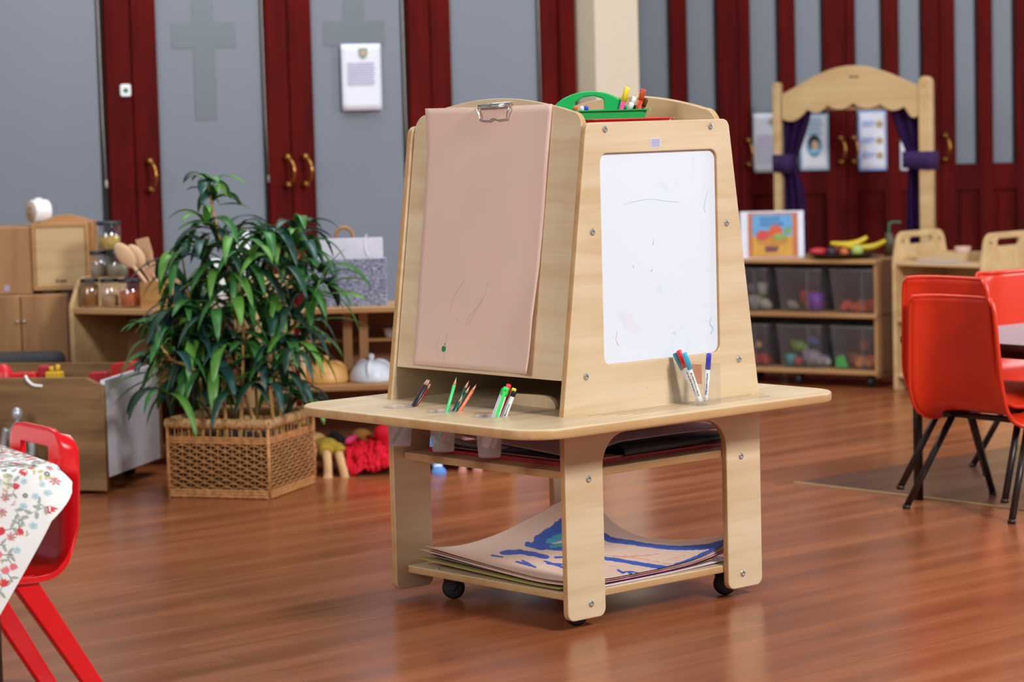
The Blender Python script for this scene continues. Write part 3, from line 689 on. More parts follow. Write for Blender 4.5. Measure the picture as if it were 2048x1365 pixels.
# ================================================================== PAPERS ON THE EASEL SHELVES (built in easel coordinates)
def easel_sheet(name, label, cat, fn, mat, nu=30, nv=30, th=.0005, group=None):
    m = MB(); m.grid(fn, nu, nv); o = m.build(name, mat); o.location = EO; o.rotation_euler = (0, 0, PSI)
    s = o.modifiers.new('s', 'SOLIDIFY'); s.thickness = th; s.offset = 1
    tag(o, label, cat, group); return o
def flat_sheet(u0, u1, v0, v1, rot, z):
    cu, cv = (u0+u1)/2, (v0+v1)/2; c, s = math.cos(rot), math.sin(rot)
    def fn(a, b):
        x, y = lerp(u0, u1, a)-cu, lerp(v0, v1, b)-cv; u, v = cu+c*x-s*y, cv+s*x+c*y
        return Vector((u, v, z(u, v) if callable(z) else z))
    return fn
Z1 = .3702
FOLDER = 'card folders on the middle shelf'
RED1 = plain('folder_red', '#b3202f', .5, var=.08); RED2 = plain('folder_brick', '#a93a2a', .55)
def folder(label, mat, u0, u1, v0, v1, z, th, rot=0):
    m = MB(); m.plate([rrect(-(u1-u0)/2, -(v1-v0)/2, (u1-u0)/2, (v1-v0)/2, .004)], th, FLAT(th/2), min(.001, th*.3)); o = m.build('card_folder', mat)
    o.location = EL((u0+u1)/2, (v0+v1)/2, z); o.rotation_euler = (0, 0, PSI+rot); tag(o, label, 'folder', FOLDER)
folder('lowest folder on the middle shelf, tan card', plain('folder_tan', '#b98a68', .6), .075, .60, .06, .585, Z1, .003)
folder('bright red folder on the tan one, middle shelf', RED1, .07, .59, .055, .58, Z1+.0033, .0085, .006)
folder('small brick-red folder poking out near the front leg', RED2, .066, .56, .045, .30, Z1+.0121, .0026, -.02)
folder('pink card sheet over the red folders', plain('card_pink', '#c79a98', .6), .085, .60, .05, .57, Z1+.0150, .0028, .01)
zb = Z1+.0184
BLK = plain('black_paper', '#17171c', .45, var=.1)
prof = spline([(.56, zb, 0), (.3, zb+.001, 0), (.09, zb+.001, 0), (.046, zb-.003, 0), (.036, zb+.006, 0), (.046, zb+.018, 0), (.10, zb+.021, 0), (.25, zb+.019, 0), (.5, zb+.015, 0)], 5)
def roll(a, b):
    k = b*(len(prof)-1); i = min(int(k), len(prof)-2); p = prof[i].lerp(prof[i+1], k-i)
    u = lerp(.225, .615, a); return Vector((u, p.x+.012*a, zb+(p.y-zb)*(1.05-.35*a)))
easel_sheet('black_paper', 'curled sheet of black paper on the middle shelf under the lilac sheet', 'paper', roll, BLK, 24, 40)
def zbk(u, v): return zb+.004+.030*max(0, 1-abs(u-.1)/.1)*0 + .002*math.sin(9*v)
easel_sheet('black_paper', 'flat black sheet edge showing below the cups on the middle shelf', 'paper', flat_sheet(.075, .115, .10, .56, .02, lambda u, v: zb+.003+.004*math.sin(7*v)**2+.012*max(0, (v-.45)/.11)**2), BLK, 6, 24)
LILAC = plain('lilac_paper', '#cfc8ea', .6, var=.03)
def zl(u, v):
    q = max(0, min(1, (u-.12)/.5))
    w_ = max(0, min(1, (v-.05)/.5)); lo = max(0, min(1, (u-.085)/.15)); lo = lo*lo*(3-2*lo); return zb+.003+.023*lo+.008*lo*math.sin(PI*q)*min(1, v/.25) + .026*w_**1.2 + .003*math.sin(6*v+3*u)
easel_sheet('lilac_paper', 'large lilac sugar paper sheet topmost on the middle shelf', 'paper', flat_sheet(.085, .61, .045, .585, -.02, lambda u, v: zl(u, v)+.003), LILAC, 36, 36)
def zw(u, v): return zb+.010+.022*max(0, (v-.40)/.18)**2+.006*math.sin(8*u)**2
easel_sheet('lilac_paper', 'lilac sheet corner curling up behind the farthest cup', 'paper', flat_sheet(.062, .098, .30, .595, .05, zw), plain('lilac_pale', '#b9b2c6', .7), 6, 30)
easel_sheet('picture_sheet', 'orange and white picture standing up behind the cups on the middle shelf', 'paper',
            lambda a, b: Vector((.30+.004*math.sin(5*b), lerp(.50, .30, a), zl(.3, .4)+.006+lerp(.0, .034, b))), plain('picture_orange', '#d06c3c', .7, var=.4, nscale=14), 12, 6)

# ---- paintings on the bottom shelf
Z0 = .0847
def pcurl(u, v):
    p = max(0, (u-.05)/.55); q = max(0, (v-.04)/.54)
    p = min(1.1, p); q = min(1.1, q)
    return .115*p**1.7*q**6.5 + .048*p**6*max(0, 1-q)**3 + .036*max(0, q)**1.4*max(0, 1-p)**4.5 + .010*max(0, 1-3.5*p)**2*max(0, 1-3.5*q)**2
def ink_mat(base, inks):
    m, n, l, b = newmat('painted_paper'); setb(b, .7, 0, .25); prev = None
    tc = n.new('ShaderNodeTexCoord'); no = n.new('ShaderNodeTexNoise'); no.inputs['Scale'].default_value = 55; no.inputs['Detail'].default_value = 4; l.new(tc.outputs['Object'], no.inputs['Vector'])
    for i, (att, c1, c2) in enumerate(inks):
        at_ = n.new('ShaderNodeAttribute'); at_.attribute_name = att
        ad = n.new('ShaderNodeMath'); ad.operation = 'MULTIPLY_ADD'; ad.inputs[1].default_value = .010; l.new(no.outputs['Fac'], ad.inputs[0]); l.new(at_.outputs['Fac'], ad.inputs[2])
        mr = n.new('ShaderNodeMapRange'); mr.inputs['From Min'].default_value = .0046; mr.inputs['From Max'].default_value = .0056; l.new(ad.outputs[0], mr.inputs['Value'])
        cm_ = n.new('ShaderNodeMixRGB'); cm_.inputs[1].default_value = lin(c1); cm_.inputs[2].default_value = lin(c2); l.new(no.outputs['Fac'], cm_.inputs[0])
        mx = n.new('ShaderNodeMixRGB'); l.new(mr.outputs[0], mx.inputs[0]); l.new(cm_.outputs[0], mx.inputs[2])
        if prev is None: mx.inputs[1].default_value = lin(base)
        else: l.new(prev, mx.inputs[1])
        prev = mx.outputs[0]
    l.new(prev, b.inputs['Base Color']); return m
NS = 7
def ztop(u, v): return Z0+.0035+NS*.0017+pcurl(u, v)
def pick(px, py):
    z = .12
    for _ in range(25):
        p = onz(px, py, z) - EO; u, v = p.dot(EU), p.dot(EV); z = lerp(z, ztop(max(.0, min(.64, u)), max(.0, min(.62, v))), .5)
    return Vector((u, v))
blue = [([(1200, 1070), (1222, 1081), (1260, 1086), (1300, 1092), (1345, 1097), (1400, 1096), (1446, 1088)], .011),
        ([(1446, 1089), (1412, 1108), (1372, 1126), (1335, 1138), (1285, 1130), (1240, 1122), (1205, 1117)], .010),
        ([(1236, 1141), (1245, 1147), (1256, 1144), (1262, 1150)], .004), ([(1262, 1144), (1282, 1148)], .003),
        ([(1008, 1107), (1040, 1105), (1070, 1110), (1090, 1115)], .011), ([(1078, 1082), (1126, 1054)], .013), ([(1072, 1090), (1126, 1098)], .012), ([(1055, 1090), (1085, 1098)], .008),
        ([(985, 1112), (1003, 1115)], .005), ([(1035, 1125), (1060, 1132)], .006), ([(1045, 1122), (1070, 1136)], .004), ([(1090, 1124), (1126, 1136)], .005), ([(1095, 1128), (1126, 1130)], .005), ([(1112, 1116), (1126, 1116)], .005)]
teal = [([(1098, 1084), (1126, 1074)], .008), ([(1104, 1094), (1126, 1090)], .006)]
oran = [([(1205, 1111), (1250, 1115), (1290, 1112), (1316, 1109)], .0022), ([(1250, 1113), (1290, 1120), (1330, 1128), (1350, 1130)], .0018), ([(1218, 1133), (1236, 1134)], .0022), ([(1330, 1122), (1370, 1112)], .0008)]
dots = [([(1386, 1131), (1387, 1132)], .0034), ([(1386, 1100), (1387, 1100)], .0022)]
inkset = {'ink_blue': blue, 'ink_teal': teal, 'ink_orange': oran, 'ink_dot': dots}
top = easel_sheet('painting', 'child painting with thick blue brush strokes, topmost on the bottom shelf', 'painting', flat_sheet(.055, .615, .045, .585, 0, ztop), ink_mat('#dcc1b0', [('ink_orange', '#d8866a', '#e0a184'), ('ink_blue', '#26479c', '#4a6cc8'), ('ink_teal', '#2f8fb4', '#4fb0c0'), ('ink_dot', '#2a2050', '#352a60')]), 150, 150, group='paintings on the bottom shelf')
me = top.data
CP, SP = math.cos(PSI), math.sin(PSI)
def VM(p): return Vector((p.x*CP-p.y*SP, (p.x*SP+p.y*CP)/2.6))   # brush strokes are long away from the viewer
for nm, strokes in inkset.items():
    segs = []
    for pts, r in strokes:
        q = [VM(pick(*p)) for p in pts]; segs += [(a, b, r) for a, b in zip(q, q[1:])]
    at_ = me.attributes.new(nm, 'FLOAT', 'POINT'); vals = []
    for v in me.vertices:
        P2 = VM(Vector((v.co.x, v.co.y))); best = -1
        for a, b, r in segs:
            d = b-a; t = 0 if d.length_squared < 1e-12 else max(0, min(1, (P2-a).dot(d)/d.length_squared)); best = max(best, r-(P2-a-d*t).length)
        vals.append(best)
    at_.data.foreach_set('value', vals)
G = 'paintings on the bottom shelf'
sheets = [('pink-white sheet at the bottom of the painting pile', plain('sheet_pinkwhite', '#d8c6cd', .7), (.075, .60, .036, .50), .03),
          ('olive-yellow sheet sticking out of the pile towards the back castor', plain('sheet_olive', '#a89a58', .7), (.04, .56, .06, .60), -.025),
          ('brown sheet with dark red paint edge low in the painting pile', plain('sheet_redpaint', '#a4503c', .7, var=.35, nscale=25), (.08, .615, .05, .57), .02),
          ('white sheet with dark blotches in the middle of the painting pile', plain('sheet_blotched', '#8f8a86', .7, var=.5, nscale=12), (.062, .60, .055, .595), -.012),
          ('magenta-streaked sheet in the middle of the painting pile', plain('sheet_magenta', '#b27a90', .7, var=.3, nscale=30), (.075, .622, .04, .575), .014),
          ('plain kraft sheet third from the top of the painting pile', KRAFT, (.045, .60, .05, .60), -.02),
          ('plain kraft sheet directly under the blue painting', plain('kraft_deep', '#b98f76', .75), (.06, .62, .046, .592), .012)]
for i, (lab, mat, (u0, u1, v0, v1), rot) in enumerate(sheets):
    k = (.18, .42, .55, .62, .72, .84, .93)[i]
    easel_sheet('painting', lab, 'painting', flat_sheet(u0, u1, v0, v1, rot, lambda u, v, i=i, k=k: Z0+.001+i*.0017+k*pcurl(u, v)), mat, 30, 30, group=G)
# ================================================================== RIGHT: STACKED CHAIRS AND TABLE
def shell_grid(profile, half, wrap, name_hole=None):
    pr = spline([(p[0], p[1], 0) for p in profile], 6); n = len(pr)-1
    def fn(a, b):
        k = b*n; i = min(int(k), n-1); p = pr[i].lerp(pr[i+1], k-i); t = (pr[i+1]-pr[i]).normalized()
        u = a*2-1; w = half(b)
        nrm = Vector((t.y, -t.x, 0))                     # towards the sitter / up
        off = wrap(b)*abs(u)**5
        return Vector((u*w, p.x - nrm.x*-off*1.0, p.y - nrm.y*-off*1.0))
    return fn
def polychair(label, loc, rz, group):
    o = thing('plastic_chair', label, 'chair', loc, rz, group)
    prof = [(-.168, .640), (-.166, .56), (-.164, .46), (-.160, .38), (-.142, .322), (-.09, .302), (0, .306), (.10, .312), (.165, .306), (.19, .285)]
    def half(b): return .160 + .022*min(1, b/.35) - .004*max(0, b-.7) - .012*max(0, 1-b/.04)**2
    m = MB(); m.grid(shell_grid(prof, half, lambda b: .026*(1-b)+.022), 28, 44)
    s = m.build('shell', ORANGERED, o); so = s.modifiers.new('s', 'SOLIDIFY'); so.thickness = .005; so.offset = -1
    # rolled rim round the shell edge
    fn = shell_grid(prof, half, lambda b: .026*(1-b)+.022); rim = [fn(a/20, 0) for a in range(21)] + [fn(1, b/40) for b in range(1, 41)] + [fn(1-a/20, 1) for a in range(1, 21)] + [fn(0, 1-b/40) for b in range(1, 40)]
    m = MB(); m.tube(rim, .0065, 8, closed=True); m.build('rim', ORANGERED, o)
    m = MB(); m.tube([(-.15, -.075, .280), (.15, -.075, .280)], .0095, 10); m.tube([(-.15, .06, .280), (.15, .06, .280)], .0095, 10)
    for sx in (-1, 1): m.tube([(sx*.135, -.10, .280), (sx*.135, .09, .280)], .0095, 10)
    m.build('seat_frame', DARKMETAL, o)
    for sx in (-1, 1):
        for y0, y1 in ((-.05, -.195), (.02, .185)):
            m = MB(); m.tube([(sx*.145, y0, .280), (sx*.205, y1, .006)], .0105, 12); m.tube([(sx*.2045, y1, .012), (sx*.2055, y1*1.002, .0)], .0122, 12); m.build('leg', DARKMETAL, o)
    return o
CF = Vector((.79, .61, 0)); CXD = Vector((.61, -.79, 0)); CRZ = math.radians(-52.3)
c0 = Vector((1.289, 7.50, 0)) + CF*.195
GC = 'orange-red stacking chairs round the table'
polychair('orange-red chair with its back to the camera, lower of the stacked pair', c0, CRZ, GC)
polychair('orange-red chair stacked on top of the nearest one', c0 + CF*.022 + Vector((0, 0, .052)) - CXD*.045, CRZ, GC)
tl = Vector((1.228, 7.835, 0))
def TB(a, b, z=0): return tl + CF*a + CXD*b + Vector((0, 0, z))
polychair('orange-red chair cut by the photo edge on the far side of the table', TB(.85, -.17), CRZ-PI/2, GC)
tb = thing('classroom_table', 'grey-topped classroom table with dark metal legs behind the stacked chairs', 'table', TB(.55, .31), CRZ)
m = MB(); m.plate([rrect(-.35, -.60, .35, .60, .04)], .02, FLAT(.492), .004); m.build('table_top', [plain('grey_laminate', '#a8979a', .35, var=.03)], tb)
m = MB(); m.plate([rrect(-.353, -.603, .353, .603, .043), rrect(-.345, -.595, .345, .595, .035)], .021, FLAT(.4912), .002); m.build('edge_band', DARKMETAL, tb)
m = MB()
for s in (-1, 1): m.box((-.31, s*.55-.012, .455), (.31, s*.55+.012, .481)); m.box((s*.31-.012, -.55, .455), (s*.31+.012, .55, .481))
m.build('under_frame', DARKMETAL, tb)
for sx in (-1, 1):
    for sy in (-1, 1):
        m = MB(); m.cyl((sx*.31, sy*.55, .001), (sx*.31, sy*.55, .47), .0145, n=16); m.build('leg', DARKMETAL, tb)

# ================================================================== LEFT FOREGROUND: RED CHAIR AND CLOTHED TABLE
rc_o = Vector((-1.147, 5.25, 0)); RRZ = math.radians(123)
rc = thing('moulded_chair', 'glossy red moulded chair with a hand hole in its back, by the floral cloth', 'chair', rc_o, RRZ)
prof = [(-.180, .585), (-.178, .52), (-.174, .44), (-.168, .37), (-.155, .315), (-.11, .298), (0, .303), (.10, .307), (.17, .30), (.19, .28)]
def half(b): return .160 + .008*min(1, b/.3) - .034*max(0, 1-b/.06)**2
base = shell_grid(prof, half, lambda b: -.0)
def shell(a, b):
    p = base(a, b); u = abs(a*2-1)
    k = max(0, (u-.80)/.20)
    if b < .45: p.y -= .026*k**1.6*min(1, (.45-b)/.15)     # side flanges turn backwards
    p.z -= 0.012*max(0, (u-.5)/.5)**2*max(0, 1-b/.1)
    return p
hole = lambda a, b: abs(a-.5) < .23 and .06 < b < .155
m = MB(); m.grid(shell, 40, 60, skip=hole); s = m.build('shell', CHAIRRED, rc); so = s.modifiers.new('s', 'SOLIDIFY'); so.thickness = .012; so.offset = -1
bv = s.modifiers.new('b', 'BEVEL'); bv.width = .003; bv.segments = 2; bv.limit_method = 'ANGLE'; bv.angle_limit = math.radians(60)
for sx in (-1, 1):
    for (y0, z0, y1, nm) in ((-.075, .30, -.255, 'leg'), (.075, .30, .20, 'leg')):
        m = MB(); a = Vector((sx*.142, y0, z0)); b = Vector((sx*.165, y1, 0)); d = (b-a).normalized()
        sidev = Vector((0, 1, 0)); hw = .026
        r0 = [a+Vector((x, y, 0)) for x, y in rrect(-.015, -hw*1.1, .015, hw*1.1, .006, 3)]; r1 = [b+Vector((x, y, 0)) for x, y in rrect(-.012, -hw*.8, .012, hw*.8, .006, 3)]
        R0 = m.ring(r0); R1 = m.ring(r1); m.bridge(R0, R1); m.cap(R0); m.cap(R1, True); m.build('leg', CHAIRRED, rc, smooth=False)

# floral cloth over a low table
TZ = .527
p_far = onz(0, 893, TZ); p_near = onz(112, 934, TZ)
ed = (p_near-p_far).normalized(); inn = Vector((-.86, -.51, 0)); inn = (inn-ed*inn.dot(ed)).normalized(); outv = -inn
corner = p_near.copy()
TD = math.atan2(inn.y, inn.x)
ft = thing('low_table', 'low table under the floral cloth, dark leg showing at the photo edge', 'table', (corner.x, corner.y, 0), TD)
# local x = into the table (inn), local y = +90deg of it
yax = Vector((-inn.y, inn.x, 0)); sgn = 1 if yax.dot(-ed) > 0 else -1    # along the edge away from the near corner
def LT(x, y, z): return Vector((x, sgn*y, z))
m = MB(); pts = [(.008, .008), (.75, .008), (.75, 1.1), (.008, 1.1)]
if sgn < 0: pts = [(a, -b) for a, b in pts][::-1]
m.plate([rpoly([(a, b, .03) for a, b in pts])], .022, FLAT(TZ-.0135), .004); m.build('table_top', BEECH_PALE, ft)
for lx, ly in ((.135, .035), (.66, .035), (.135, 1.02), (.66, 1.02)):
    m = MB(); m.cyl(LT(lx, ly, 0), LT(lx, ly, TZ-.025), .019, n=16); m.build('leg', DARKMETAL, ft)
# cloth surface: c(s, t): border position s, t=0 centre -> 1 table edge -> 2 hem
cl = thing('tablecloth', 'white cotton tablecloth with red and green floral print draped over the low table', 'tablecloth', (corner.x, corner.y, 0), TD)
def border(s):     # s<0 along the right-hand edge towards the back, s>0 along the front edge towards the left; returns point, outward dir
    if s <= -.03: return Vector((0, -s)), Vector((-1, 0))
    if s >= .03: return Vector((s, 0)), Vector((0, -1))
    a = (s+.03)/.06*PI/2; c = Vector((.03, .03)); d = Vector((-math.cos(a), -math.sin(a))); return c+d*.03, d
def hang(s):
    if s < 0: return .030+.018*(1-min(1, -s/.35)) + .010*math.sin(s*30)
    k = min(1, s/.16); return .050 + .30*k**1.0 + .012*math.sin(s*18)
def flare(s):
    f = .008+.010*math.exp(-(s/.06)**2)*3.2
    return f + .010*math.sin(s*26+.6)*(1 if s > 0 else .4)
def cloth(s, t):
    p, d = border(s); h = hang(s)
    if t <= 0:           # flat part: t from -1 (well inside) to 0 (edge)
        q = p + (-d)*(-t)*.30 if abs(s) > .03 else p + Vector((.7, .7))*(-t)*.42
        return LT(q.x, q.y, TZ+.0022 + .0015*(1+math.sin(9*q.x+14*q.y))*min(1, -t*3))
    r = .012; L = t*h
    if L < r*1.57: a = L/r; x = r*math.sin(a); z = -r*(1-math.cos(a))
    else: x = r + flare(s)*((L-r*1.57)/max(h, .05))**.8*1.1; z = -(r + (L-r*1.57)*.96)
    q = p + d*(x+.002); return LT(q.x, q.y, TZ+.0022+z)
FLORAL = [plain('cotton_white', '#e3e2dd', .8, var=.015), plain('print_red', '#cf3c3f', .8, var=.08), plain('print_pink', '#e0737a', .8, var=.08), plain('print_sage', '#9aa79a', .8), plain('print_olive', '#c9be83', .8), plain('print_sky', '#a9cdd6', .8), plain('print_grey', '#6f7468', .8)]
m = MB()
S = [-1.10+.015*i for i in range(71)] + [-.045+.005*i for i in range(1, 19)] + [.045+.01*i for i in range(1, 71)]
T = [-1, -.6, -.3, -.1, 0] + [i/22 for i in range(1, 23)]
V = [[m.bm.verts.new(cloth(s, t)) for t in T] for s in S]
for i in range(len(S)-1):
    for j in range(len(T)-1):
        f = m.bm.faces.new((V[i][j], V[i+1][j], V[i+1][j+1], V[i][j+1])); f.smooth = True
# flat centre
m.grid(lambda a, b: LT(lerp(.03, .75, a), lerp(.03, 1.10, b), TZ+.0008), 4, 4)
def motif(s0, l0, shapes, ang, sc_=1.0):
    """printed motif at border position s0, cloth length l0 from the table edge (negative = on top)"""
    ca, sa = math.cos(ang), math.sin(ang)
    def pos(x, y):
        s = s0 + (ca*x-sa*y)*sc_; l = l0 + (sa*x+ca*y)*sc_
        def C(s_, l_): 
            return cloth(s_, l_/hang(s_) if l_ > 0 else l_/.30)
        p = C(s, l); a = C(s+.002, l)-p; b = C(s, l+.002)-p; n = a.cross(b)
        if n.length < 1e-12: return p
        n.normalize(); 
        out = Vector((-1, -sgn, .6)); n = n if n.dot(out) > 0 else -n
        return p+n*.0007
    for mi, poly in shapes:
        m.mi = mi
        try: m.poly([pos(*q) for q in poly])
        except Exception: pass
    m.mi = 0
def ell(cx, cy, rx, ry, n=10, a0=0): return [(cx+rx*math.cos(2*PI*k/n)*math.cos(a0)-ry*math.sin(2*PI*k/n)*math.sin(a0), cy+rx*math.cos(2*PI*k/n)*math.sin(a0)+ry*math.sin(2*PI*k/n)*math.cos(a0)) for k in range(n)]
def leaf2(x, y, a, l, w): 
    ca, sa = math.cos(a), math.sin(a); return [(x+ca*u-sa*v, y+sa*u+ca*v) for u, v in ((0, 0), (l*.3, w), (l*.7, w*.8), (l, 0), (l*.7, -w*.8), (l*.3, -w))]
def stem2(x, y, a, l, w=.0005): 
    ca, sa = math.cos(a), math.sin(a); return [(x+ca*u-sa*v, y+sa*u+ca*v) for u, v in ((0, -w), (l, -w), (l, w), (0, w))]
tulip = [(1, [(-.006, 0), (-.0075, .006), (-.006, .0125), (-.0025, .009), (0, .013), (.0025, .009), (.006, .0125), (.0075, .006), (.006, 0), (0, -.003)]), (6, stem2(0, -.002, -1.6, .02)), (3, leaf2(0, -.012, -.6, .016, .0025)), (3, leaf2(0, -.016, -2.6, .016, .0025))]
pinktulip = [(2, q) if i == 0 else (c, q) for i, (c, q) in enumerate(tulip)]
daisy = [(2, ell(.0052*math.cos(k*1.047), .0052*math.sin(k*1.047), .0028, .0020, 6, k*1.047)) for k in range(6)] + [(6, stem2(0, 0, k*.9, .010, .0003)) for k in range(7)]
ring6 = [(6, ell(.0036*math.cos(k*.9), .0036*math.sin(k*.9), .0022, .0016, 6, k*.9)) for k in range(7)]
blue5 = [(5, ell(.0042*math.cos(k*1.257), .0042*math.sin(k*1.257), .0027, .0027, 7)) for k in range(5)] + [(4, ell(0, 0, .0014, .0014, 6))]
spray = [(4, stem2(0, -.02, 1.57, .04, .0004))] + [(4, leaf2(0, -.018+.008*k, (.7 if k % 2 else 2.44), .013, .0028)) for k in range(5)]
spray2 = [(3, stem2(0, -.02, 1.4, .04, .0004))] + [(3, leaf2(.001*k, -.018+.009*k, (.5 if k % 2 else 2.5), .016, .0034)) for k in range(4)]
bits = [(3, leaf2(0, 0, .4, .010, .0012)), (2, leaf2(.004, .004, 1.2, .008, .001))]
kinds = [tulip, pinktulip, daisy, ring6, blue5, spray, spray2, bits, tulip, daisy, blue5]
rnd = random.Random(5); placed = []
for tries in range(2600):
    s = rnd.uniform(-.42, .26); l = rnd.uniform(-.12, .30)
    if s < 0 and l > hang(s)-.028: continue
    if s >= 0 and l > hang(s)-.032: continue
    if abs(s) < .045 and l < .004: continue
    if any((s-a)**2+(l-b)**2 < (.0165)**2 for a, b in placed): continue
    placed.append((s, l)); motif(s, l, rnd.choice(kinds), rnd.uniform(0, 6.28), rnd.uniform(.85, 1.15))
o = m.build('cloth', FLORAL, cl)
# ================================================================== WICKER BASKET AND BAMBOO PLANT
bl = Vector((-1.116, 8.298, 0)); bx = Vector((.947, -.322, 0)).normalized(); by = Vector((.322, .947, 0)).normalized(); BRZ = math.atan2(bx.y, bx.x)
BW, BD, BH = .352, .365, .25
bk = thing('wicker_basket', 'square open-weave wicker basket standing on the floor, holding the bamboo plant', 'basket', bl, BRZ)
def panel(nm, w, M, cols):
    m = MB(); T = lambda p: M @ Vector(p); lam = w/cols; p = .0111; z0 = .0345; nr = 13; N = cols*10
    for r in range(nr):
        pts = [T((w*i/N, -.0045*math.cos(2*PI*(w*i/N)/lam*.5*2 + r*PI), z0+r*p+.0040*math.cos(2*PI*(w*i/N)/lam + r*PI))) for i in range(N+1)]
        m.tube(pts, .0031, 6, flat=.8)
    for k in range(cols*2+1):
        x = w*k/(cols*2); m.tube([T((x, 0, .01)), T((x, 0, .238))], .0016, 5)
    for z, r in ((.006, .0056), (.0155, .0052), (.0245, .0048), (.1785, .0045), (.187, .0045), (.1945, .004)):
        pts = [T((w*i/40, -.001*math.sin(i*2.1+z*300), z+.0007*math.sin(i*1.7+z*100))) for i in range(41)]; m.tube(pts, r, 6)
    m.build(nm, WICKER, bk)
I4 = Matrix.Identity(4)
panel('woven_panel', BW, I4, 7)
panel('woven_panel', BD, frame((BW, 0, 0), (0, 1, 0), (-1, 0, 0), (0, 0, 1)), 7)
panel('woven_panel', BW, frame((BW, BD, 0), (-1, 0, 0), (0, -1, 0), (0, 0, 1)), 7)
panel('woven_panel', BD, frame((0, BD, 0), (0, -1, 0), (1, 0, 0), (0, 0, 1)), 7)
m = MB(); rp = [(0, 0), (BW, 0), (BW, BD), (0, BD)]
for i in range(4):
    a, b = Vector(rp[i]+(.240,)), Vector(rp[(i+1) % 4]+(.240,)); n = int((b-a).length/.0075)
    for k in range(n+1):
        q = a.lerp(b, k/n); d = (b-a).normalized(); s = Vector((-d.y, d.x, 0)); tl_ = random.uniform(-.0035, .0035)
        m.tube([q+s*.009*math.cos(t*PI/4)+Vector((0, 0, .0135*math.sin(t*PI/4)))+d*tl_*math.sin(t*PI/4) for t in range(8)], .0042+random.uniform(0, .0008), 5, closed=True)
m.build('wrapped_rim', plain('wicker_rim', '#b68a57', .6, var=.35, nscale=90, bump=.3), bk)
for (x, y) in rp:
    m = MB(); m.tube([(x, y, 0), (x, y, .24)], .006, 8); m.build('corner_post', WICKER, bk)
m = MB(); m.box((.006, .006, .001), (BW-.006, BD-.006, .008)); m.build('base', WICKER, bk)

PL = Vector((0, 0, 0)); 
def bp(x, y, z=0): return bl + bx*x + by*y + Vector((0, 0, z))
pc_ = bp(BW*.5, BD*.5, .009)
plant = thing('bamboo_plant', 'tall artificial bamboo plant with yellow canes and drooping dark green leaves', 'plant', pc_, 0)
m = MB(); m.box((-.165, -.171, 0), (.165, .171, .165), M=Matrix.Rotation(BRZ, 4, 'Z'), bev=.01); m.build('root_block', plain('moss_and_shade', '#1d1a12', .9, var=.4), plant)  # mossy filler enlarged to fill the basket; shade behind the weave is in its colour
LEAFM = [plain('leaf_dark', '#1b3d2b', .38, var=.25, nscale=12, spec=.5), plain('leaf_mid', '#326b2c', .38, var=.25, nscale=12, spec=.5), plain('leaf_light', '#578a35', .4, var=.2, nscale=12, spec=.5), plain('leaf_blue', '#234841', .36, var=.25, nscale=12, spec=.55)]
rl = random.Random(21)
def leaf(m, base, az, el, L, Wd, droop, mi):
    m.mi = mi; d = Vector((math.cos(az)*math.cos(el), math.sin(az)*math.cos(el), math.sin(el))); side = Vector((-math.sin(az), math.cos(az), 0)).normalized()
    n = 9; p = Vector(base); rows = []; tw = rl.uniform(-.5, .5)
    for i in range(n+1):
        t = i/n; w = Wd*(math.sin(PI*min(1, t*.92+.06))**.75)*(1-.35*t) if t < 1 else .0006
        s2 = (side*math.cos(tw*t)+d.cross(side)*math.sin(tw*t)); nn = d.cross(s2)
        rows.append([m.bm.verts.new(p+s2*w*k+nn*(-.22*w if k == 0 else 0.0)) for k in (-1, 0, 1)])
        p = p + d*(L/n); d = (d + Vector((0, 0, -droop/n))).normalized()
    for a, b in zip(rows, rows[1:]):
        for k in (0, 1):
            f = m.bm.faces.new((a[k], a[k+1], b[k+1], b[k])); f.smooth = True; f.material_index = mi
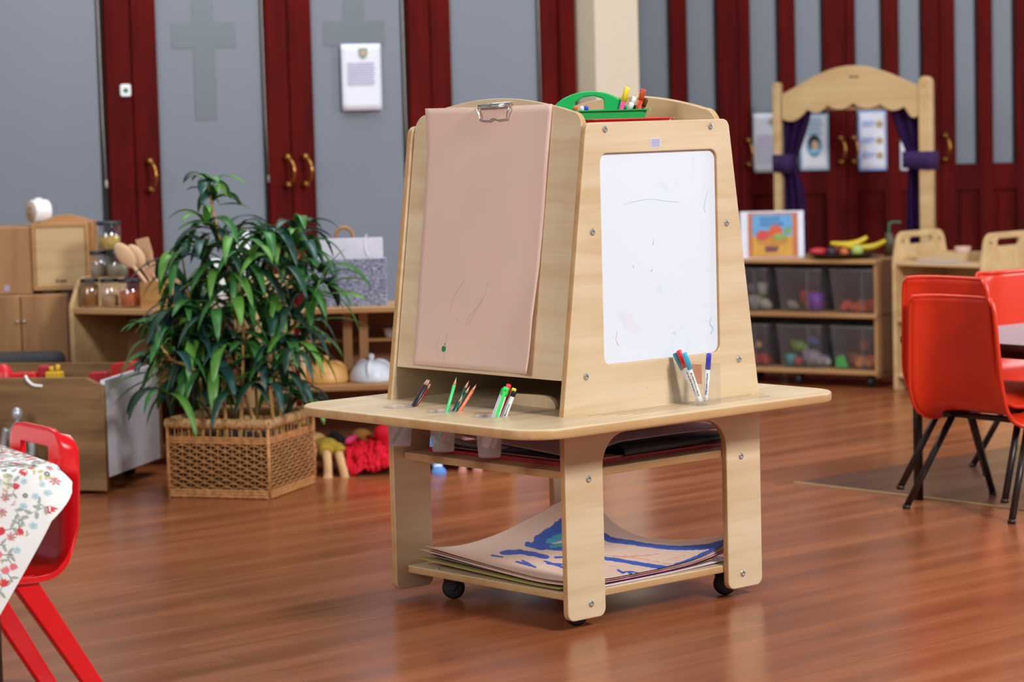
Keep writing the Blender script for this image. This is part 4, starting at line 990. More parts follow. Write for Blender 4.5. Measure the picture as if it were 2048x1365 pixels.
# canes: foot (basket coordinates) and the picture points their tops and leaf whorls pass through
R = lambda a, b: rl.uniform(a, b)
canes = [((.30, .16), [(480, 760, 0), (470, 640, .0), (452, 520, .02), (430, 440, .0), (418, 372, -.02)], [(418, 366, 7, .085), (426, 402, 6, .10), (414, 452, 7, .135), (408, 500, 8, .17), (440, 560, 8, .17), (468, 600, 7, .16)]),
         ((.20, .10), [(487, 700, 0), (482, 610, 0), (478, 560, .02)], [(478, 545, 10, .17), (470, 490, 7, .16), (430, 640, 8, .17), (400, 690, 8, .17)]),
         ((.10, .20), [(420, 720, .03), (380, 600, .03), (365, 520, .02)], [(362, 520, 9, .15), (372, 575, 9, .16), (385, 620, 9, .16), (350, 640, 7, .15)]),
         ((.07, .10), [(400, 760, -.04), (345, 720, -.06), (320, 690, -.06)], [(322, 690, 10, .16), (345, 715, 9, .17), (375, 725, 8, .18), (305, 735, 5, .13), (395, 700, 7, .17)]),
         ((.23, .20), [(509, 700, .05), (508, 560, .05), (540, 470, .04)], [(530, 470, 8, .15), (515, 520, 8, .16), (555, 500, 8, .17), (520, 600, 8, .16)]),
         ((.28, .26), [(548, 700, .06), (580, 560, .05), (610, 480, .04)], [(596, 476, 8, .16), (600, 500, 8, .17), (570, 540, 8, .17), (600, 585, 8, .17), (640, 545, 5, .14)]),
         ((.31, .22), [(560, 720, .0), (600, 640, -.02), (640, 600, -.02)], [(622, 592, 8, .16), (590, 640, 8, .17), (565, 690, 9, .17), (636, 570, 4, .15), (560, 640, 7, .16)]),
         ((.33, .15), [(540, 780, -.03), (560, 740, -.04), (585, 730, -.04)], [(575, 700, 8, .17), (560, 745, 7, .15), (572, 775, 6, .13)]),
         ((.335, .28), [(600, 830, .02), (606, 800, .02)], [(605, 800, 9, .10), (592, 792, 5, .10)]),
         ((.05, .24), [(372, 800, .02), (372, 760, .02)], [(370, 765, 9, .13), (400, 740, 6, .15)]),
         ((.15, .14), [(448, 780, 0), (455, 700, 0), (470, 690, 0)], [(455, 700, 9, .17), (490, 690, 8, .17), (430, 740, 7, .16), (510, 720, 7, .16)])]
Yp = pc_.y
for (fx, fy), via, whorls in canes:
    foot = bp(fx, fy, .06); pts = [foot] + [at(px, py, foot.y+dy) for px, py, dy in via]
    sp_ = spline([p-pc_ for p in pts], 6)
    m = MB(); m.tube(sp_, [.0066-.0034*i/len(sp_) for i in range(len(sp_))], 8)
    for i in range(3, len(sp_)-1, 4): m.ball(sp_[i], (.0074, .0074, .0035), 8)
    cane = m.build('cane', BAMBOO, plant)
    m = MB()
    for (px, py, n, L) in whorls:
        base = at(px, py, foot.y + R(-.07, .07)) - pc_
        # little twig joining the cane
        near = min(sp_, key=lambda q: (q-base).length); m.mi = 2
        if (near-base).length > .01: m.tube([near, near.lerp(base, .5)+Vector((0, 0, .01)), base], .0022, 5)
        a0 = R(0, 6.28)
        for k in range(n):
            leaf(m, base, a0+k*6.283/n+R(-.35, .35), R(.25, 1.2), L*R(1.05, 1.55), R(.017, .025), R(1.9, 3.6), rl.choice((0, 0, 1, 1, 1, 1, 2, 2, 3, 3)))
    for q in range(3):      # extra whorls thicken the bush
        px, py, n, L = rl.choice(whorls); base = at(px+R(-42, 42), min(790, max(470, py+R(-45, 70))), foot.y+R(-.10, .10))-pc_
        if py < 460 or px > 585: continue
        near = min(sp_, key=lambda q_: (q_-base).length); m.mi = 2; m.tube([near, near.lerp(base, .5)+Vector((0, 0, .01)), base], .002, 5)
        a0 = R(0, 6.28)
        for k in range(6): leaf(m, base, a0+k*1.05+R(-.3, .3), R(.2, 1.1), .17*R(1.0, 1.45), R(.016, .023), R(1.8, 3.4), rl.choice((0, 0, 0, 1, 1, 2, 3, 3)))
    o = m.build('foliage', LEAFM, cane)
    so = o.modifiers.new('s', 'SOLIDIFY'); so.thickness = .0006
m = MB()
for (b0, b1, tipdir, L, mi) in (((300, 745), (0, 0), (PI*1.03, -.02), .15, 1), ((298, 760), (0, 0), (PI*.98, -.25), .14, 0), ((304, 770), (0, 0), (PI*1.05, -.5), .11, 0), ((640, 640), 0, (.1, .2), .17, 1), ((640, 560), 0, (.0, 1.1), .13, 2), ((650, 590), 0, (-.05, .25), .14, 2), ((655, 570), 0, (.1, .5), .12, 2), ((590, 655), 0, (-.1, .1), .12, 1), ((440, 410), 0, (.05, .25), .10, 1), ((445, 350), 0, (-.2, .0), .085, 2)):
    base = at(b0[0], b0[1], Yp-.1) - pc_; leaf(m, base, tipdir[0], tipdir[1], L, .020, .9, mi)
    if b0[0] > 500: m.mi = 2; m.tube([base, at(610, 640, Yp-.05)-pc_], .002, 5)
    elif b0[0] < 310: m.mi = 2; m.tube([base, at(322, 700, Yp-.05)-pc_], .002, 5)
    else: m.mi = 2; m.tube([base, at(420, 375, Yp-.02)-pc_], .002, 5)
o = m.build('foliage', LEAFM, plant); so = o.modifiers.new('s', 'SOLIDIFY'); so.thickness = .0006
# ================================================================== RIGHT BACKGROUND: STORAGE, THEATRE
RZ = math.radians(-33); RD = Vector((math.cos(RZ), math.sin(RZ), 0)); RN = Vector((-math.sin(RZ), math.cos(RZ), 0))   # along, and away from the room
ur = Vector((1.545, 10.95, 0)); UL = .765; uo = ur - RD*UL
unit = thing('bin_storage_unit', 'low beech storage unit on castors holding clear toy bins', 'storage unit', uo, RZ)
def UW(x, y, z=0): return uo + RD*x + RN*y + Vector((0, 0, z))
US = (.075, .318, .55)
for z in US:
    m = MB(); m.box((0, 0, z-.018), (UL, .36, z), bev=.004); m.build('shelf', BEECH, unit)
for x in (0, UL-.016):
    m = MB(); m.box((x, .012, .05), (x+.016, .355, .532)); m.build('end_panel', BEECH_Z, unit)
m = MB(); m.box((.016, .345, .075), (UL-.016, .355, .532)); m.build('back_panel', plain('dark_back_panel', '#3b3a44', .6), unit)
for (x, y) in ((.05, .05), (.38, .04), (UL-.05, .05), (.05, .31), (UL-.05, .31)):
    m = MB(); m.lathe([(0, -.012), (.026, -.012), (.029, 0), (.026, .012), (0, .012)], M=frame((x, y, .029), (0, 1, 0), (0, 0, 1), (1, 0, 0)), n=20); m.box((x-.012, y-.012, .045), (x+.012, y+.012, .058)); m.build('castor', BLACK, unit)
def bin_(x, z, label):
    o = thing('toy_bin', label, 'bin', UW(x, .02, z+.0003), RZ, 'clear bins in the storage unit')
    m = MB(); w, d, h = .222, .30, .185
    rg = [m.ring([(a, b, zz) for a, b in rrect(-w/2*k, d/2-d/2*k2, w/2*k, d/2+d/2*k2, .02)]) for zz, k, k2 in ((0, .84, .88), (h, 1, 1), (h, 1.0, 1.0), (.004, .82, .87))]
    rg[2] = rg[1]
    m.bridge(rg[0], rg[1]); m.cap(rg[0], True); m.build('bin_body', BINPLASTIC, o)
    m = MB(); m.tube([(a, b, h) for a, b in rrect(-w/2*1.0, 0, w/2*1.0, d, .02)], .005, 6, closed=True); m.build('bin_rim', BINPLASTIC, o)
    m = MB(); m.box((.22*w-.002, -.004, .01), (.22*w+.002, .012, h)); m.build('bin_rib', BINPLASTIC, o)
    return UW(x, .02, z)
xs = (.125, .3825, .64)
names = [('upper bin of silvery pieces, partly behind the whiteboard panel', 'upper middle clear bin with orange and purple toys', 'upper bin next to the small shelf unit, with red and orange pieces'),
         ('lower bin with a red and yellow toy, partly behind the whiteboard panel', 'lower middle clear bin with green, teal and grey toys', 'lower bin next to the small shelf unit, with a bright green piece')]
rt_ = random.Random(4)
TOYC = {}
def toymat(c): return plain('toy_'+c.strip('#'), c, .45, var=.08)
def toy(label, x, y, z, kind, r, col, group):
    p = UW(x, y, z); o = None; m = MB()
    if kind == 'ball': m.ball((0, 0, r), (r, r*.95, r), 16)
    elif kind == 'brick':
        m.box((-r, -r*.6, .001), (r, r*.6, r*1.1), bev=r*.08)
        for sx in (-.5, .5): m.lathe([(0, r*1.1), (r*.28, r*1.1), (r*.28, r*1.35), (0, r*1.35)], (sx*r, 0, 0), 12)
    elif kind == 'cup': m.lathe([(0, .0), (r*.75, 0), (r, r*1.9), (r*.92, r*1.9), (r*.68, .004), (0, .004)], n=20, cap0=False, cap1=False)
    elif kind == 'lump':
        m.ball((0, 0, r*.8), (r, r*.8, r*.8), 14); m.ball((r*.7, -r*.1, r*.55), (r*.6, r*.55, r*.55), 12); m.ball((-r*.6, .1*r, r*1.2), (r*.5, r*.45, r*.45), 12)
    elif kind == 'leaf':
        m.plate([rpoly([(-r, 0, r*.3), (r*.9, 0, r*.2), (r*.2, r*1.9, r*.3), (-r*.9, r*1.5, r*.3)])], r*.5, UP(0), r*.15)
    elif kind == 'car':
        m.plate([rpoly([(-r, r*.3, r*.1), (r, r*.3, r*.1), (r, r*.75, r*.15), (r*.5, r*.8, .1*r), (r*.25, r*1.25, r*.15), (-r*.55, r*1.25, r*.15), (-r*.8, r*.8, r*.1), (-r, r*.75, r*.1)])], r*.9, UP(0), r*.08)
        for sx in (-.55, .55): m.lathe([(0, -r*.5), (r*.3, -r*.5), (r*.3, r*.5), (0, r*.5)], M=frame((sx*r, 0, r*.3), (1, 0, 0), (0, 0, 1), (0, -1, 0)), n=14)
    nm = {'ball': 'toy_ball', 'brick': 'toy_brick', 'cup': 'toy_cup', 'lump': 'toy_animal', 'leaf': 'toy_leaf', 'car': 'toy_car'}[kind]
    o = m.build(nm, toymat(col)); o.location = p; o.rotation_euler = (0, 0, RZ+rt_.uniform(-.4, .4)); tag(o, label, 'toy', group); return o
for r, z in ((0, US[1]), (1, US[0])):
    for i in range(3): bin_(xs[i], z, names[r][i])
zt_, zl_ = US[1]+.0048, US[0]+.0048
TG = 'toys in the clear bins'
L = [('cup', .022), ('cup', .024), ('ball', .022), ('ball', .024), ('cup', .023), ('ball', .022)]
for k, (x, y, dz, kd, rr, c, lab) in enumerate([
    (.07, .10, 0, 'lump', .03, '#8d8a80', 'grey toy at the left of the upper silvery bin'), (.13, .09, 0, 'cup', .032, '#a39c8c', 'silvery cup low in the upper bin nearest the whiteboard'), (.18, .09, 0, 'lump', .03, '#b5ac98', 'pale metal toy against the right side of the upper silvery bin'), (.10, .10, .07, 'lump', .028, '#6c6a66', 'grey metal toy on top in the upper silvery bin'), (.16, .11, .062, 'cup', .028, '#b9b2a0', 'silvery cup on top in the upper silvery bin'),
    (.31, .10, 0, 'lump', .026, '#9d8f80', 'beige toy in the upper middle bin'), (.375, .16, 0, 'lump', .05, '#d8401f', 'orange-red toy at the back of the upper middle bin'), (.43, .09, 0, 'cup', .040, '#7b2ca6', 'purple cup in the upper middle bin'),
    (.59, .08, 0, 'car', .036, '#c5392a', 'red toy car in the upper bin by the small shelf unit'), (.65, .09, 0, 'brick', .032, '#d8571f', 'orange brick in the upper bin by the small shelf unit'), (.70, .10, 0, 'leaf', .030, '#d23a22', 'upright red piece in the upper bin by the small shelf unit'), (.63, .15, 0, 'lump', .03, '#b7a08c', 'beige toy behind the orange brick in the upper bin')]):
    toy(lab, x, y+.02, zt_+dz, kd, rr, c, TG)
for k, (x, y, dz, kd, rr, c, lab) in enumerate([
    (.10, .09, 0, 'lump', .04, '#b92f2c', 'red toy in the lower bin nearest the whiteboard'), (.17, .09, 0, 'car', .036, '#c23330', 'red toy car in the lower bin nearest the whiteboard'), (.135, .11, .066, 'ball', .017, '#d6b06a', 'yellowish ball on the red toys in the lower bin'),
    (.31, .08, 0, 'cup', .026, '#2a9da0', 'teal cup in the lower middle bin'), (.325, .12, .055, 'lump', .034, '#7aa83c', 'green toy on top in the lower middle bin'), (.355, .06, 0, 'ball', .021, '#b03338', 'red ball low in the lower middle bin'), (.41, .09, 0, 'lump', .045, '#9a8f8c', 'large grey-beige toy in the lower middle bin'), (.40, .12, .085, 'lump', .026, '#3f6a9c', 'blue toy on top of the grey-beige one'), (.46, .10, 0, 'lump', .03, '#a59c96', 'pale toy against the right side of the lower middle bin'),
    (.57, .05, 0, 'leaf', .030, '#2fbf4e', 'bright green piece at the front of the lower bin by the small shelf unit'), (.61, .11, 0, 'lump', .038, '#8a3f30', 'brownish red toy in the lower bin by the small shelf unit'), (.66, .08, 0, 'car', .04, '#d8772a', 'orange toy car in the lower bin by the small shelf unit'), (.70, .10, 0, 'lump', .034, '#cf5a24', 'orange toy by the right side of the lower bin'), (.63, .15, .06, 'ball', .027, '#c96a36', 'orange ball at the back of the lower bin'), (.585, .14, .0, 'lump', .03, '#3e5c78', 'dark blue toy behind the bright green piece')]):
    toy(lab, x, y+.02, zl_+dz, kd, rr, c, TG)
# board book and fruit tray on top
def surf(px, py, z): p = onz(px, py, z); return p
bkp = at(1545, 503, 11.30); 
bo = thing('picture_book', 'picture book with a fruit bowl cover standing on the bin unit', 'book', (bkp.x, bkp.y, US[2]), math.radians(-4), rot=(math.radians(-7), 0, math.radians(-4)))
wB, hB = .138, .205
m = MB(); m.box((-wB, .0, .0005), (wB, .012, hB), bev=.001); m.build('cover', plain('cover_white', '#d9dbe6', .4), bo)
def bpatch(nm, pts, col, y): m = MB(); m.plate([pts], .0008, UP(y), .0002); m.build(nm, plain('cover_'+col.strip('#'), col, .45, var=.12, nscale=25), bo)
bpatch('cover_border', rrect(-.105, .004, .112, .198, .002), '#b8663a', -.0006)
bpatch('cover_sky', rrect(-.085, .09, .088, .19, .002), '#5a98c8', -.0014)
bpatch('cover_ground', rrect(-.085, .008, .088, .095, .002), '#c8922f', -.0016)
bpatch('cover_bowl', [(.072*math.cos(PI+PI*k/16), .085+.035*math.sin(PI+PI*k/16)) for k in range(17)], '#b87a2c', -.0024)
bpatch('cover_fruit', circ(.015, .112, .032, 24), '#c4552d', -.0031)
bpatch('cover_fruit', [(-.04+.03*math.cos(t*PI/10), .10+.022*math.sin(t*PI/10)) for t in range(20)], '#c24234', -.0037)
bpatch('cover_fruit', [(.032+.03*math.cos(t*PI/10), .092+.014*math.sin(t*PI/10)) for t in range(20)], '#7a9a45', -.0043)
bpatch('cover_fruit', circ(.068, .118, .016, 20), '#6f9c48', -.0031)
bpatch('cover_foot', [(-.03, .025), (.02, .025), (.03, .05), (-.035, .05)], '#6b3a3c', -.0024)
m = MB()
rw = random.Random(3)
for z, n in ((.170, 6), (.148, 7)):
    x = -.052
    for k in range(n): w_ = rw.uniform(.009, .013); m.box((x, -.0026, z-.008), (x+w_, -.0019, z+.008)); x += w_+.004
m.build('cover_title_bars', plain('title_blue', '#3d6f9e', .5), bo)
tp = at(1685, 503, 11.17)
tr = thing('fruit_tray', 'dark round tray of toy fruit on the bin unit', 'tray', (tp.x, tp.y, US[2]), RZ)
m = MB(); m.lathe([(0, .0), (.10, .0), (.155, .022), (.160, .024), (.152, .024), (.10, .006), (0, .005)], n=40, cap0=False, cap1=False); m.build('tray_body', plain('dark_tray', '#3a1f1c', .4), tr)
def tpt(x, y, z): return Vector((tp.x+x, tp.y+y, US[2]+z))
def fruit(label, kind, x, y, z, r, col, nm):
    m = MB()
    if kind == 'ban':
        pts = [(r*2.2*math.sin(t)-.0, -r*1.2*(1-math.cos(t)), r*1.0*(1-math.cos(t))*(1.6 if t > 0 else .6)+.012) for t in [(-.9+1.8*k/10) for k in range(11)]]; m.tube(pts, [.004+.010*math.sin(PI*(k+.6)/11.2)**.6 for k in range(11)], 8)
    elif kind == 'pep': m.ball((0, 0, r*.7), (r*1.6, r*.8, r*.7), 14)
    else: m.ball((0, 0, r), r, 14); m.cyl((0, 0, r*1.9), (0, .003, r*2.4), .002, n=6)
    o = m.build(nm, plain('fruit_'+col.strip('#'), col, .4, var=.06)); o.location = tpt(x, y, z); o.rotation_euler = (0, 0, rw.uniform(-.5, .5)); tag(o, label, 'toy fruit', 'toy fruit on the dark tray')
fruit('red toy pepper at the book end of the tray', 'pep', -.105, -.02, .012, .026, '#b81f28', 'toy_pepper')
fruit('dark purple toy plum beside the red pepper', 'b', -.055, -.05, .007, .022, '#2b1c2c', 'toy_plum')
fruit('brownish red toy apple in the middle of the tray', 'b', -.015, .035, .007, .027, '#8c3a32', 'toy_apple')
fruit('small orange toy fruit at the front of the tray', 'b', .0, -.055, .007, .02, '#c4602c', 'toy_orange')
fruit('large yellow toy banana across the tray', 'ban', .02, -.0, .045, .05, '#d2b21f', 'toy_banana')
fruit('yellow toy banana with its tip rising at the right end of the tray', 'ban', .095, -.005, .03, .05, '#c9a91c', 'toy_banana')
fruit('pale green toy pear in front of the bananas', 'b', .055, -.06, .007, .026, '#a9b860', 'toy_pear')
# small shelf unit with hand-hole panels
so_ = Vector((1.589, 10.887, 0)) + RD*.004
SR = math.radians(-47); SD_ = Vector((math.cos(SR), math.sin(SR), 0)); SN_ = Vector((-SD_.y, SD_.x, 0)); so_ = Vector((1.602, 10.875, 0))
su = thing('small_shelf_unit', 'small beech shelf unit with hand holes in its end panels behind the orange chairs', 'shelf unit', so_, SR)
SL = .47; SDp = .36
def endp(x):
    m = MB(); m.plate([rpoly([(0, .0, .01), (.06, .0, .01), (.10, .03, .02), (.26, .03, .02), (.30, 0, .01), (SDp, 0, .01), (SDp, .55), (SDp-.03, .67, .05), (.03, .67, .05), (0, .55)]), rrect(.10, .615, .255, .645, .013)], .018, SIDE(x), .003); m.build('end_panel', BEECH_PALE, su)
    for y, z in ((.055, .63), (.30, .63), (.05, .12)):
        m = MB(); m.lathe([(0, 0), (.006, 0), (.006, .002), (0, .003)], M=frame((x+.009, y, z), (0, 1, 0), (0, 0, 1), (1, 0, 0)), n=12); m.build('screw', plain('dark_screw', '#4a5a4a', .4, .8), su)
endp(.009); endp(SL-.009)
for z in (.075, .31, .548):
    m = MB(); m.box((.018, .004, z-.018), (SL-.018, SDp-.004, z), bev=.003); m.build('shelf', BEECH_PALE, su)
m = MB(); m.box((.018, SDp-.012, .09), (SL-.018, SDp-.004, .53)); m.build('back_panel', BEECH_PALE, su)
def SW(x, y, z): return so_ + SD_*x + SN_*y + Vector((0, 0, z))
o = thing('wooden_tray', 'shallow wooden tray on the small shelf unit', 'tray', SW(.20, .15, .5485), SR)
m = MB(); m.box((-.12, -.08, 0), (.12, .08, .006)); 
for a in ((-.12, -.08, .12, -.07), (-.12, .07, .12, .08), (-.12, -.07, -.11, .07), (.11, -.07, .12, .07)): m.box((a[0], a[1], .006), (a[2], a[3], .034))
m.build('tray_body', BEECH_PALE, o)
o = thing('wooden_pot', 'small pale pot standing in the wooden tray', 'pot', SW(.24, .17, .5552), SR)
m = MB(); m.lathe([(0, 0), (.03, 0), (.034, .05), (.03, .05), (.026, .004), (0, .004)], n=20, cap0=False, cap1=False); m.build('pot_body', plain('pot_pink', '#c9a08a', .6), o)
m = MB(); m.box((-.09, -.05, 0), (.14, .05, .001)); o = m.build('lilac_sheet', plain('lilac_sheet', '#a8a2c4', .7)); o.location = SW(.19, .054, .5485); o.rotation_euler = (0, 0, SR); tag(o, 'lilac paper under the front edge of the wooden tray', 'paper')
m = MB(); m.ball((0, 0, .028), (.05, .035, .03), 14); m.ball((.035, -.012, .05), (.022, .02, .02), 10); m.ball((-.03, .0, .048), (.026, .024, .02), 10)
o = m.build('sea_shell', plain('shell_white', '#cfc6b4', .6, var=.2)); o.location = SW(.085, .08, .3105); o.rotation_euler = (0, 0, RZ); tag(o, 'whitish shell on the middle shelf of the small unit', 'shell')
m = MB(); m.ball((0, 0, .03), (.03, .03, .031), 12); m.cyl((0, 0, .05), (.0, 0, .07), .012, .008, 10)
o = m.build('wooden_toy', plain('toy_brown', '#6b4a34', .6)); o.location = SW(.10, .09, .0752); tag(o, 'brown wooden toy on the lowest shelf of the small unit', 'toy')

# puppet theatre
th0 = Vector((1.2197, 11.695, 0)); TL = .720
pt = thing('puppet_theatre', 'beech puppet theatre with arched scalloped top and purple curtains', 'puppet theatre', th0, RZ)
m = MB(); m.plate([rpoly([(-.018, 0), (.018, 0), (.018, 1.315, .017), (-.018, 1.315, .017)])], .04, UP(0), .006); m.build('post', BEECH_PALE, pt)
m = MB(); m.plate([rpoly([(TL-.03, 0), (TL+.03, 0), (TL+.03, 1.322, .028), (TL-.03, 1.322, .028)])], .04, UP(0), .006); post = m.build('post', BEECH_PALE, pt)
pts = []
for k in range(33):
    q = k/32; x = lerp(.024, TL-.032, q); pts.append((x, 1.262+.106*math.sin(PI*q)**1.15+.022*q))
cus = [(TL-.032, 1.155), (.62, 1.192), (.505, 1.205), (.375, 1.212), (.25, 1.205), (.15, 1.19), (.024, 1.15)]
low = [.030, .022, .022, .022, .022, .030]
bot = []
for i in range(6):
    (xa, za), (xb, zb_) = cus[i], cus[i+1]
    for k in range(8):
        q = k/8
        z = lerp(za, zb_, q) - low[i]*math.sin(PI*q) if 0 < i < 5 else (lerp(za, zb_, q) - .028*math.sin(PI*q))
        bot.append((lerp(xa, xb, q), z))
bot.append(cus[-1])
m = MB(); m.plate([pts + bot], .018, UP(0), .003); m.build('scalloped_arch', BEECH_PALE, pt)
m = MB(); m.box((.36, -.0102, 1.325), (.372, -.0092, 1.335)); m.box((.376, -.0102, 1.326), (.405, -.0092, 1.333)); m.build('maker_mark', plain('dark_mark', '#4a3a28', .6), pt)
for z in (1.285, 1.205):
    m = MB(); m.lathe([(0, 0), (.005, 0), (.005, .002), (0, .003)], M=frame((TL, -.02, z), (1, 0, 0), (0, 0, 1), (0, -1, 0)), n=10); m.build('screw', STEEL, pt)
m = MB(); m.tube([(.02, .018, 1.19), (TL-.03, .018, 1.19)], .006, 8); m.build('curtain_rod', BEECH_PALE, pt)
m = MB(); m.box((.02, -.009, .30), (TL-.03, .009, .50)); m.build('front_board', BEECH_PALE, pt)
def curtain(x0, x1t, x1m, x1b, side, zb):
    # outer edge by the post, inner edge sweeping in to the tie then out again
    def fn(a, b):
        z = lerp(1.20, zb, b); zt2 = .965
        if z > zt2: k = ((1.20-z)/(1.20-zt2)); inner = lerp(x1t, x1m, k**1.25)
        else: k = (zt2-z)/(zt2-zb); inner = lerp(x1m, x1b, math.sin(min(1, k*1.6)*PI/2))
        x = lerp(x0, inner, a); tight = 1-.6*math.exp(-((z-zt2)/.06)**2)
        return Vector((x, .036+.016*tight*math.sin(a*19+side+b*2), z))
    m = MB(); m.grid(fn, 40, 40); o = m.build('curtain', PURPLE, pt); s = o.modifiers.new('s', 'SOLIDIFY'); s.thickness = .003
curtain(.0, .15, .066, .11, 0, .55); curtain(TL-.012, TL-.20, TL-.105, TL-.115, 1.3, .55)
TIE = plain('tie_violet', '#2f1048', .85)
m = MB(); m.tube([(TL-.115, .01, .968), (TL-.03, -.03, .962), (TL+.037, -.03, .962), (TL+.04, .025, .96), (TL, .062, .962), (TL-.115, .06, .966)], .030, 8, closed=True, flat=.16, up=(0, 1, 0)) if False else None
def band(xa, xb, y0, y1, z, hgt):
    m = MB(); loop = rrect(xa, y0, xb, y1, .014, 4); a = m.ring([(x, y, z-hgt/2-.01*(x-xa)/(xb-xa)) for x, y in loop]); b = m.ring([(x, y, z+hgt/2) for x, y in loop]); m.bridge(a, b)
    o = m.build('curtain_tie', TIE, pt); s = o.modifiers.new('s', 'SOLIDIFY'); s.thickness = .003
band(TL-.110, TL+.034, -.026, .062, .962, .072); band(-.024, .062, -.026, .062, .955, .075)
# bottle with bent straw beside the theatre
bp_ = Vector((1.735, 11.205, 0))
o = thing('drinks_bottle', 'small brown bottle with a bent green straw behind the hand-hole panel', 'bottle', at(1809, 470, 11.2)*1.0, 0)
o.location.z = US[2] - 0.0; pz = at(1809, 470, 11.2)
o.location = UW(UL-.06, .27, US[2])
m = MB(); m.lathe([(0, .0), (.024, 0), (.025, .06), (.018, .085), (.018, .10), (0, .10)], n=18); m.build('bottle_body', plain('bottle_brown', '#4e4128', .35), o)
m = MB(); m.tube(spline([(0, 0, .09), (0, 0, .13), (.006, 0, .145), (.05, -.01, .147)], 5), .004, 8); m.build('straw', plain('straw_green', '#1e6f54', .4), o)
# ================================================================== LEFT BACKGROUND: TOY KITCHEN, SHELVES, CRATE
KR = math.radians(2); KD = Vector((math.cos(KR), math.sin(KR), 0)); KN_ = Vector((-KD.y, KD.x, 0))
ko = at(135, 590, 9.45); ko.z = 0
kt = thing('toy_cupboard', 'low brown toy cupboard with two small knobs behind the crate', 'cupboard', ko - KD*.60, KR)
m = MB(); m.box((0, 0, 0), (.60, .36, .592), bev=.004); m.build('carcass', BEECH_Z, kt)
xm = .60-.17
for x0, x1, kx in ((xm-.24, xm-.002, xm-.012), (xm+.002, .597, xm+.012)):
    m = MB(); m.box((x0, -.016, .06), (x1, -.0005, .588), bev=.002); dr = m.build('door', BEECH_Z, kt)
    m = MB(); m.lathe([(0, 0), (.004, 0), (.004, .008), (.006, .012), (.0, .015)], M=frame((kx, -.016, .495), (1, 0, 0), (0, 0, 1), (0, -1, 0)), n=12); m.build('knob', STEEL, dr)
kz = .5925
# upper cupboard (plain side) and the toy microwave beside it
def kx(px): return (at(px, 500, 9.45) - (ko-KD*.60)).dot(KD)
a0, a1 = kx(-60), kx(61)
def KW(x, y, z): return ko - KD*.60 + KD*x + KN_*y + Vector((0, 0, z))
up = thing('toy_cupboard', 'plain brown upper toy cupboard with a tiny lilac sticker at its lower corner', 'cupboard', KW(a0, .03, kz), KR)
m = MB(); m.box((0, 0, 0), (a1-a0, .30, .245), bev=.004); m.build('carcass', BEECH_Z, up)
m = MB(); m.box((a1-a0-.105, -.0012, .012), (a1-a0-.085, -.0002, .034)); m.build('sticker', plain('sticker_lilac', '#a89ab4', .6), up)
m0, m1 = kx(62), kx(181); mw = m1-m0
mo = thing('toy_microwave', 'toy microwave with a pale wooden door on the low cupboard', 'toy appliance', KW(m0, .02, kz), KR)
FR = wood('beech_frame', '#b98a58', '#a07242', 'X', .42)
m = MB(); m.plate([rrect(0, .012, mw-.012, .258, .006), rrect(.013, .024, mw-.022, .242, .003)], .09, UP(.045), .002); m.box((0, .06, .012), (mw-.012, .30, .256)); m.build('casing', FR, mo)
m = MB(); m.box((.014, .004, .025), (mw-.023, .018, .241), bev=.002); d_ = m.build('door', BEECH_PALE, mo)
m = MB(); m.box((.085, .002, .040), (.091, .0045, .052)); m.box((.097, .002, .042), (.122, .0045, .048)); m.build('maker_mark', plain('dark_mark', '#4a3a28', .6), d_)
m = MB()
for x in (.03, .10): m.box((x, .01, 0), (x+.05, .10, .0115))
m.build('foot', BLACK, mo)
m = MB(); m.plate([[(.02, .25)] + [(lerp(.02, mw-.0, k/16), .258+.028*math.sin(PI*k/16)) for k in range(17)] + [(mw, .20), (mw, .012), (mw-.012, .012), (mw-.012, .25)]], .012, UP(.07), .002); m.build('arched_back', FR, mo)
wp = KW(m0+.02, .10, kz+.2565)
o = thing('toy_timer', 'white drum-shaped toy timer with a beige face on the toy microwave', 'toy', wp, KR+math.radians(35))
RMT = .043
m = MB(); m.lathe([(0, -.030), (RMT*.94, -.030), (RMT, -.024), (RMT, .028), (RMT*.94, .034), (0, .034)], M=frame((0, 0, RMT), (0, 1, 0), (0, 0, 1), (1, 0, 0)), n=36); m.build('drum', WHITE, o)
m = MB(); m.lathe([(0, -.0345), (RMT*.9, -.0345), (RMT*.9, -.0305), (0, -.0305)], M=frame((0, 0, RMT), (0, 1, 0), (0, 0, 1), (1, 0, 0)), n=30); fc = m.build('face', plain('face_beige', '#b9a18c', .6), o)
m = MB()
for z in (.012, -.012): m.lathe([(0, -.0365), (.0045, -.0365), (.0045, -.034), (0, -.034)], M=frame((0, .0, RMT+z), (0, 1, 0), (0, 0, 1), (1, 0, 0)), n=10)
m.build('face_dot', plain('dark_mark', '#4a3a28', .6), fc)
m = MB(); m.box((-.012, -.006, RMT*2-.003), (.012, .006, RMT*2+.006), bev=.002); m.build('button', WHITE, o)

# jar shelf
JR = math.radians(-28); JD = Vector((math.cos(JR), math.sin(JR), 0)); JN = Vector((-JD.y, JD.x, 0))
jo = at(137, 620, 9.26); jo.z = 0; JL = .74
def JW(x, y, z): return jo + JD*x + JN*y + Vector((0, 0, z))
js = thing('jar_shelf_unit', 'beech shelf unit carrying the toy food jars, running behind the plant', 'shelf unit', jo, JR)
JZ = .553
for x in (0, JL-.018):
    m = MB(); m.plate([rpoly([(0, 0), (.33, 0), (.33, .66, .05), (.06, .66, .055), (0, .56, .06)])], .018, SIDE(x+.009), .003); m.build('end_panel', BEECH_PALE, js)
for z in (JZ, .30, .07):
    m = MB(); m.box((.0185, .002, z-.022), (JL-.0185, .328, z), bev=.004); m.build('shelf', BEECH, js)
m = MB(); m.box((.0185, .318, .07), (JL-.0185, .329, .53)); m.build('back_panel', plain('brown_back_panel', '#8a5636', .6), js)
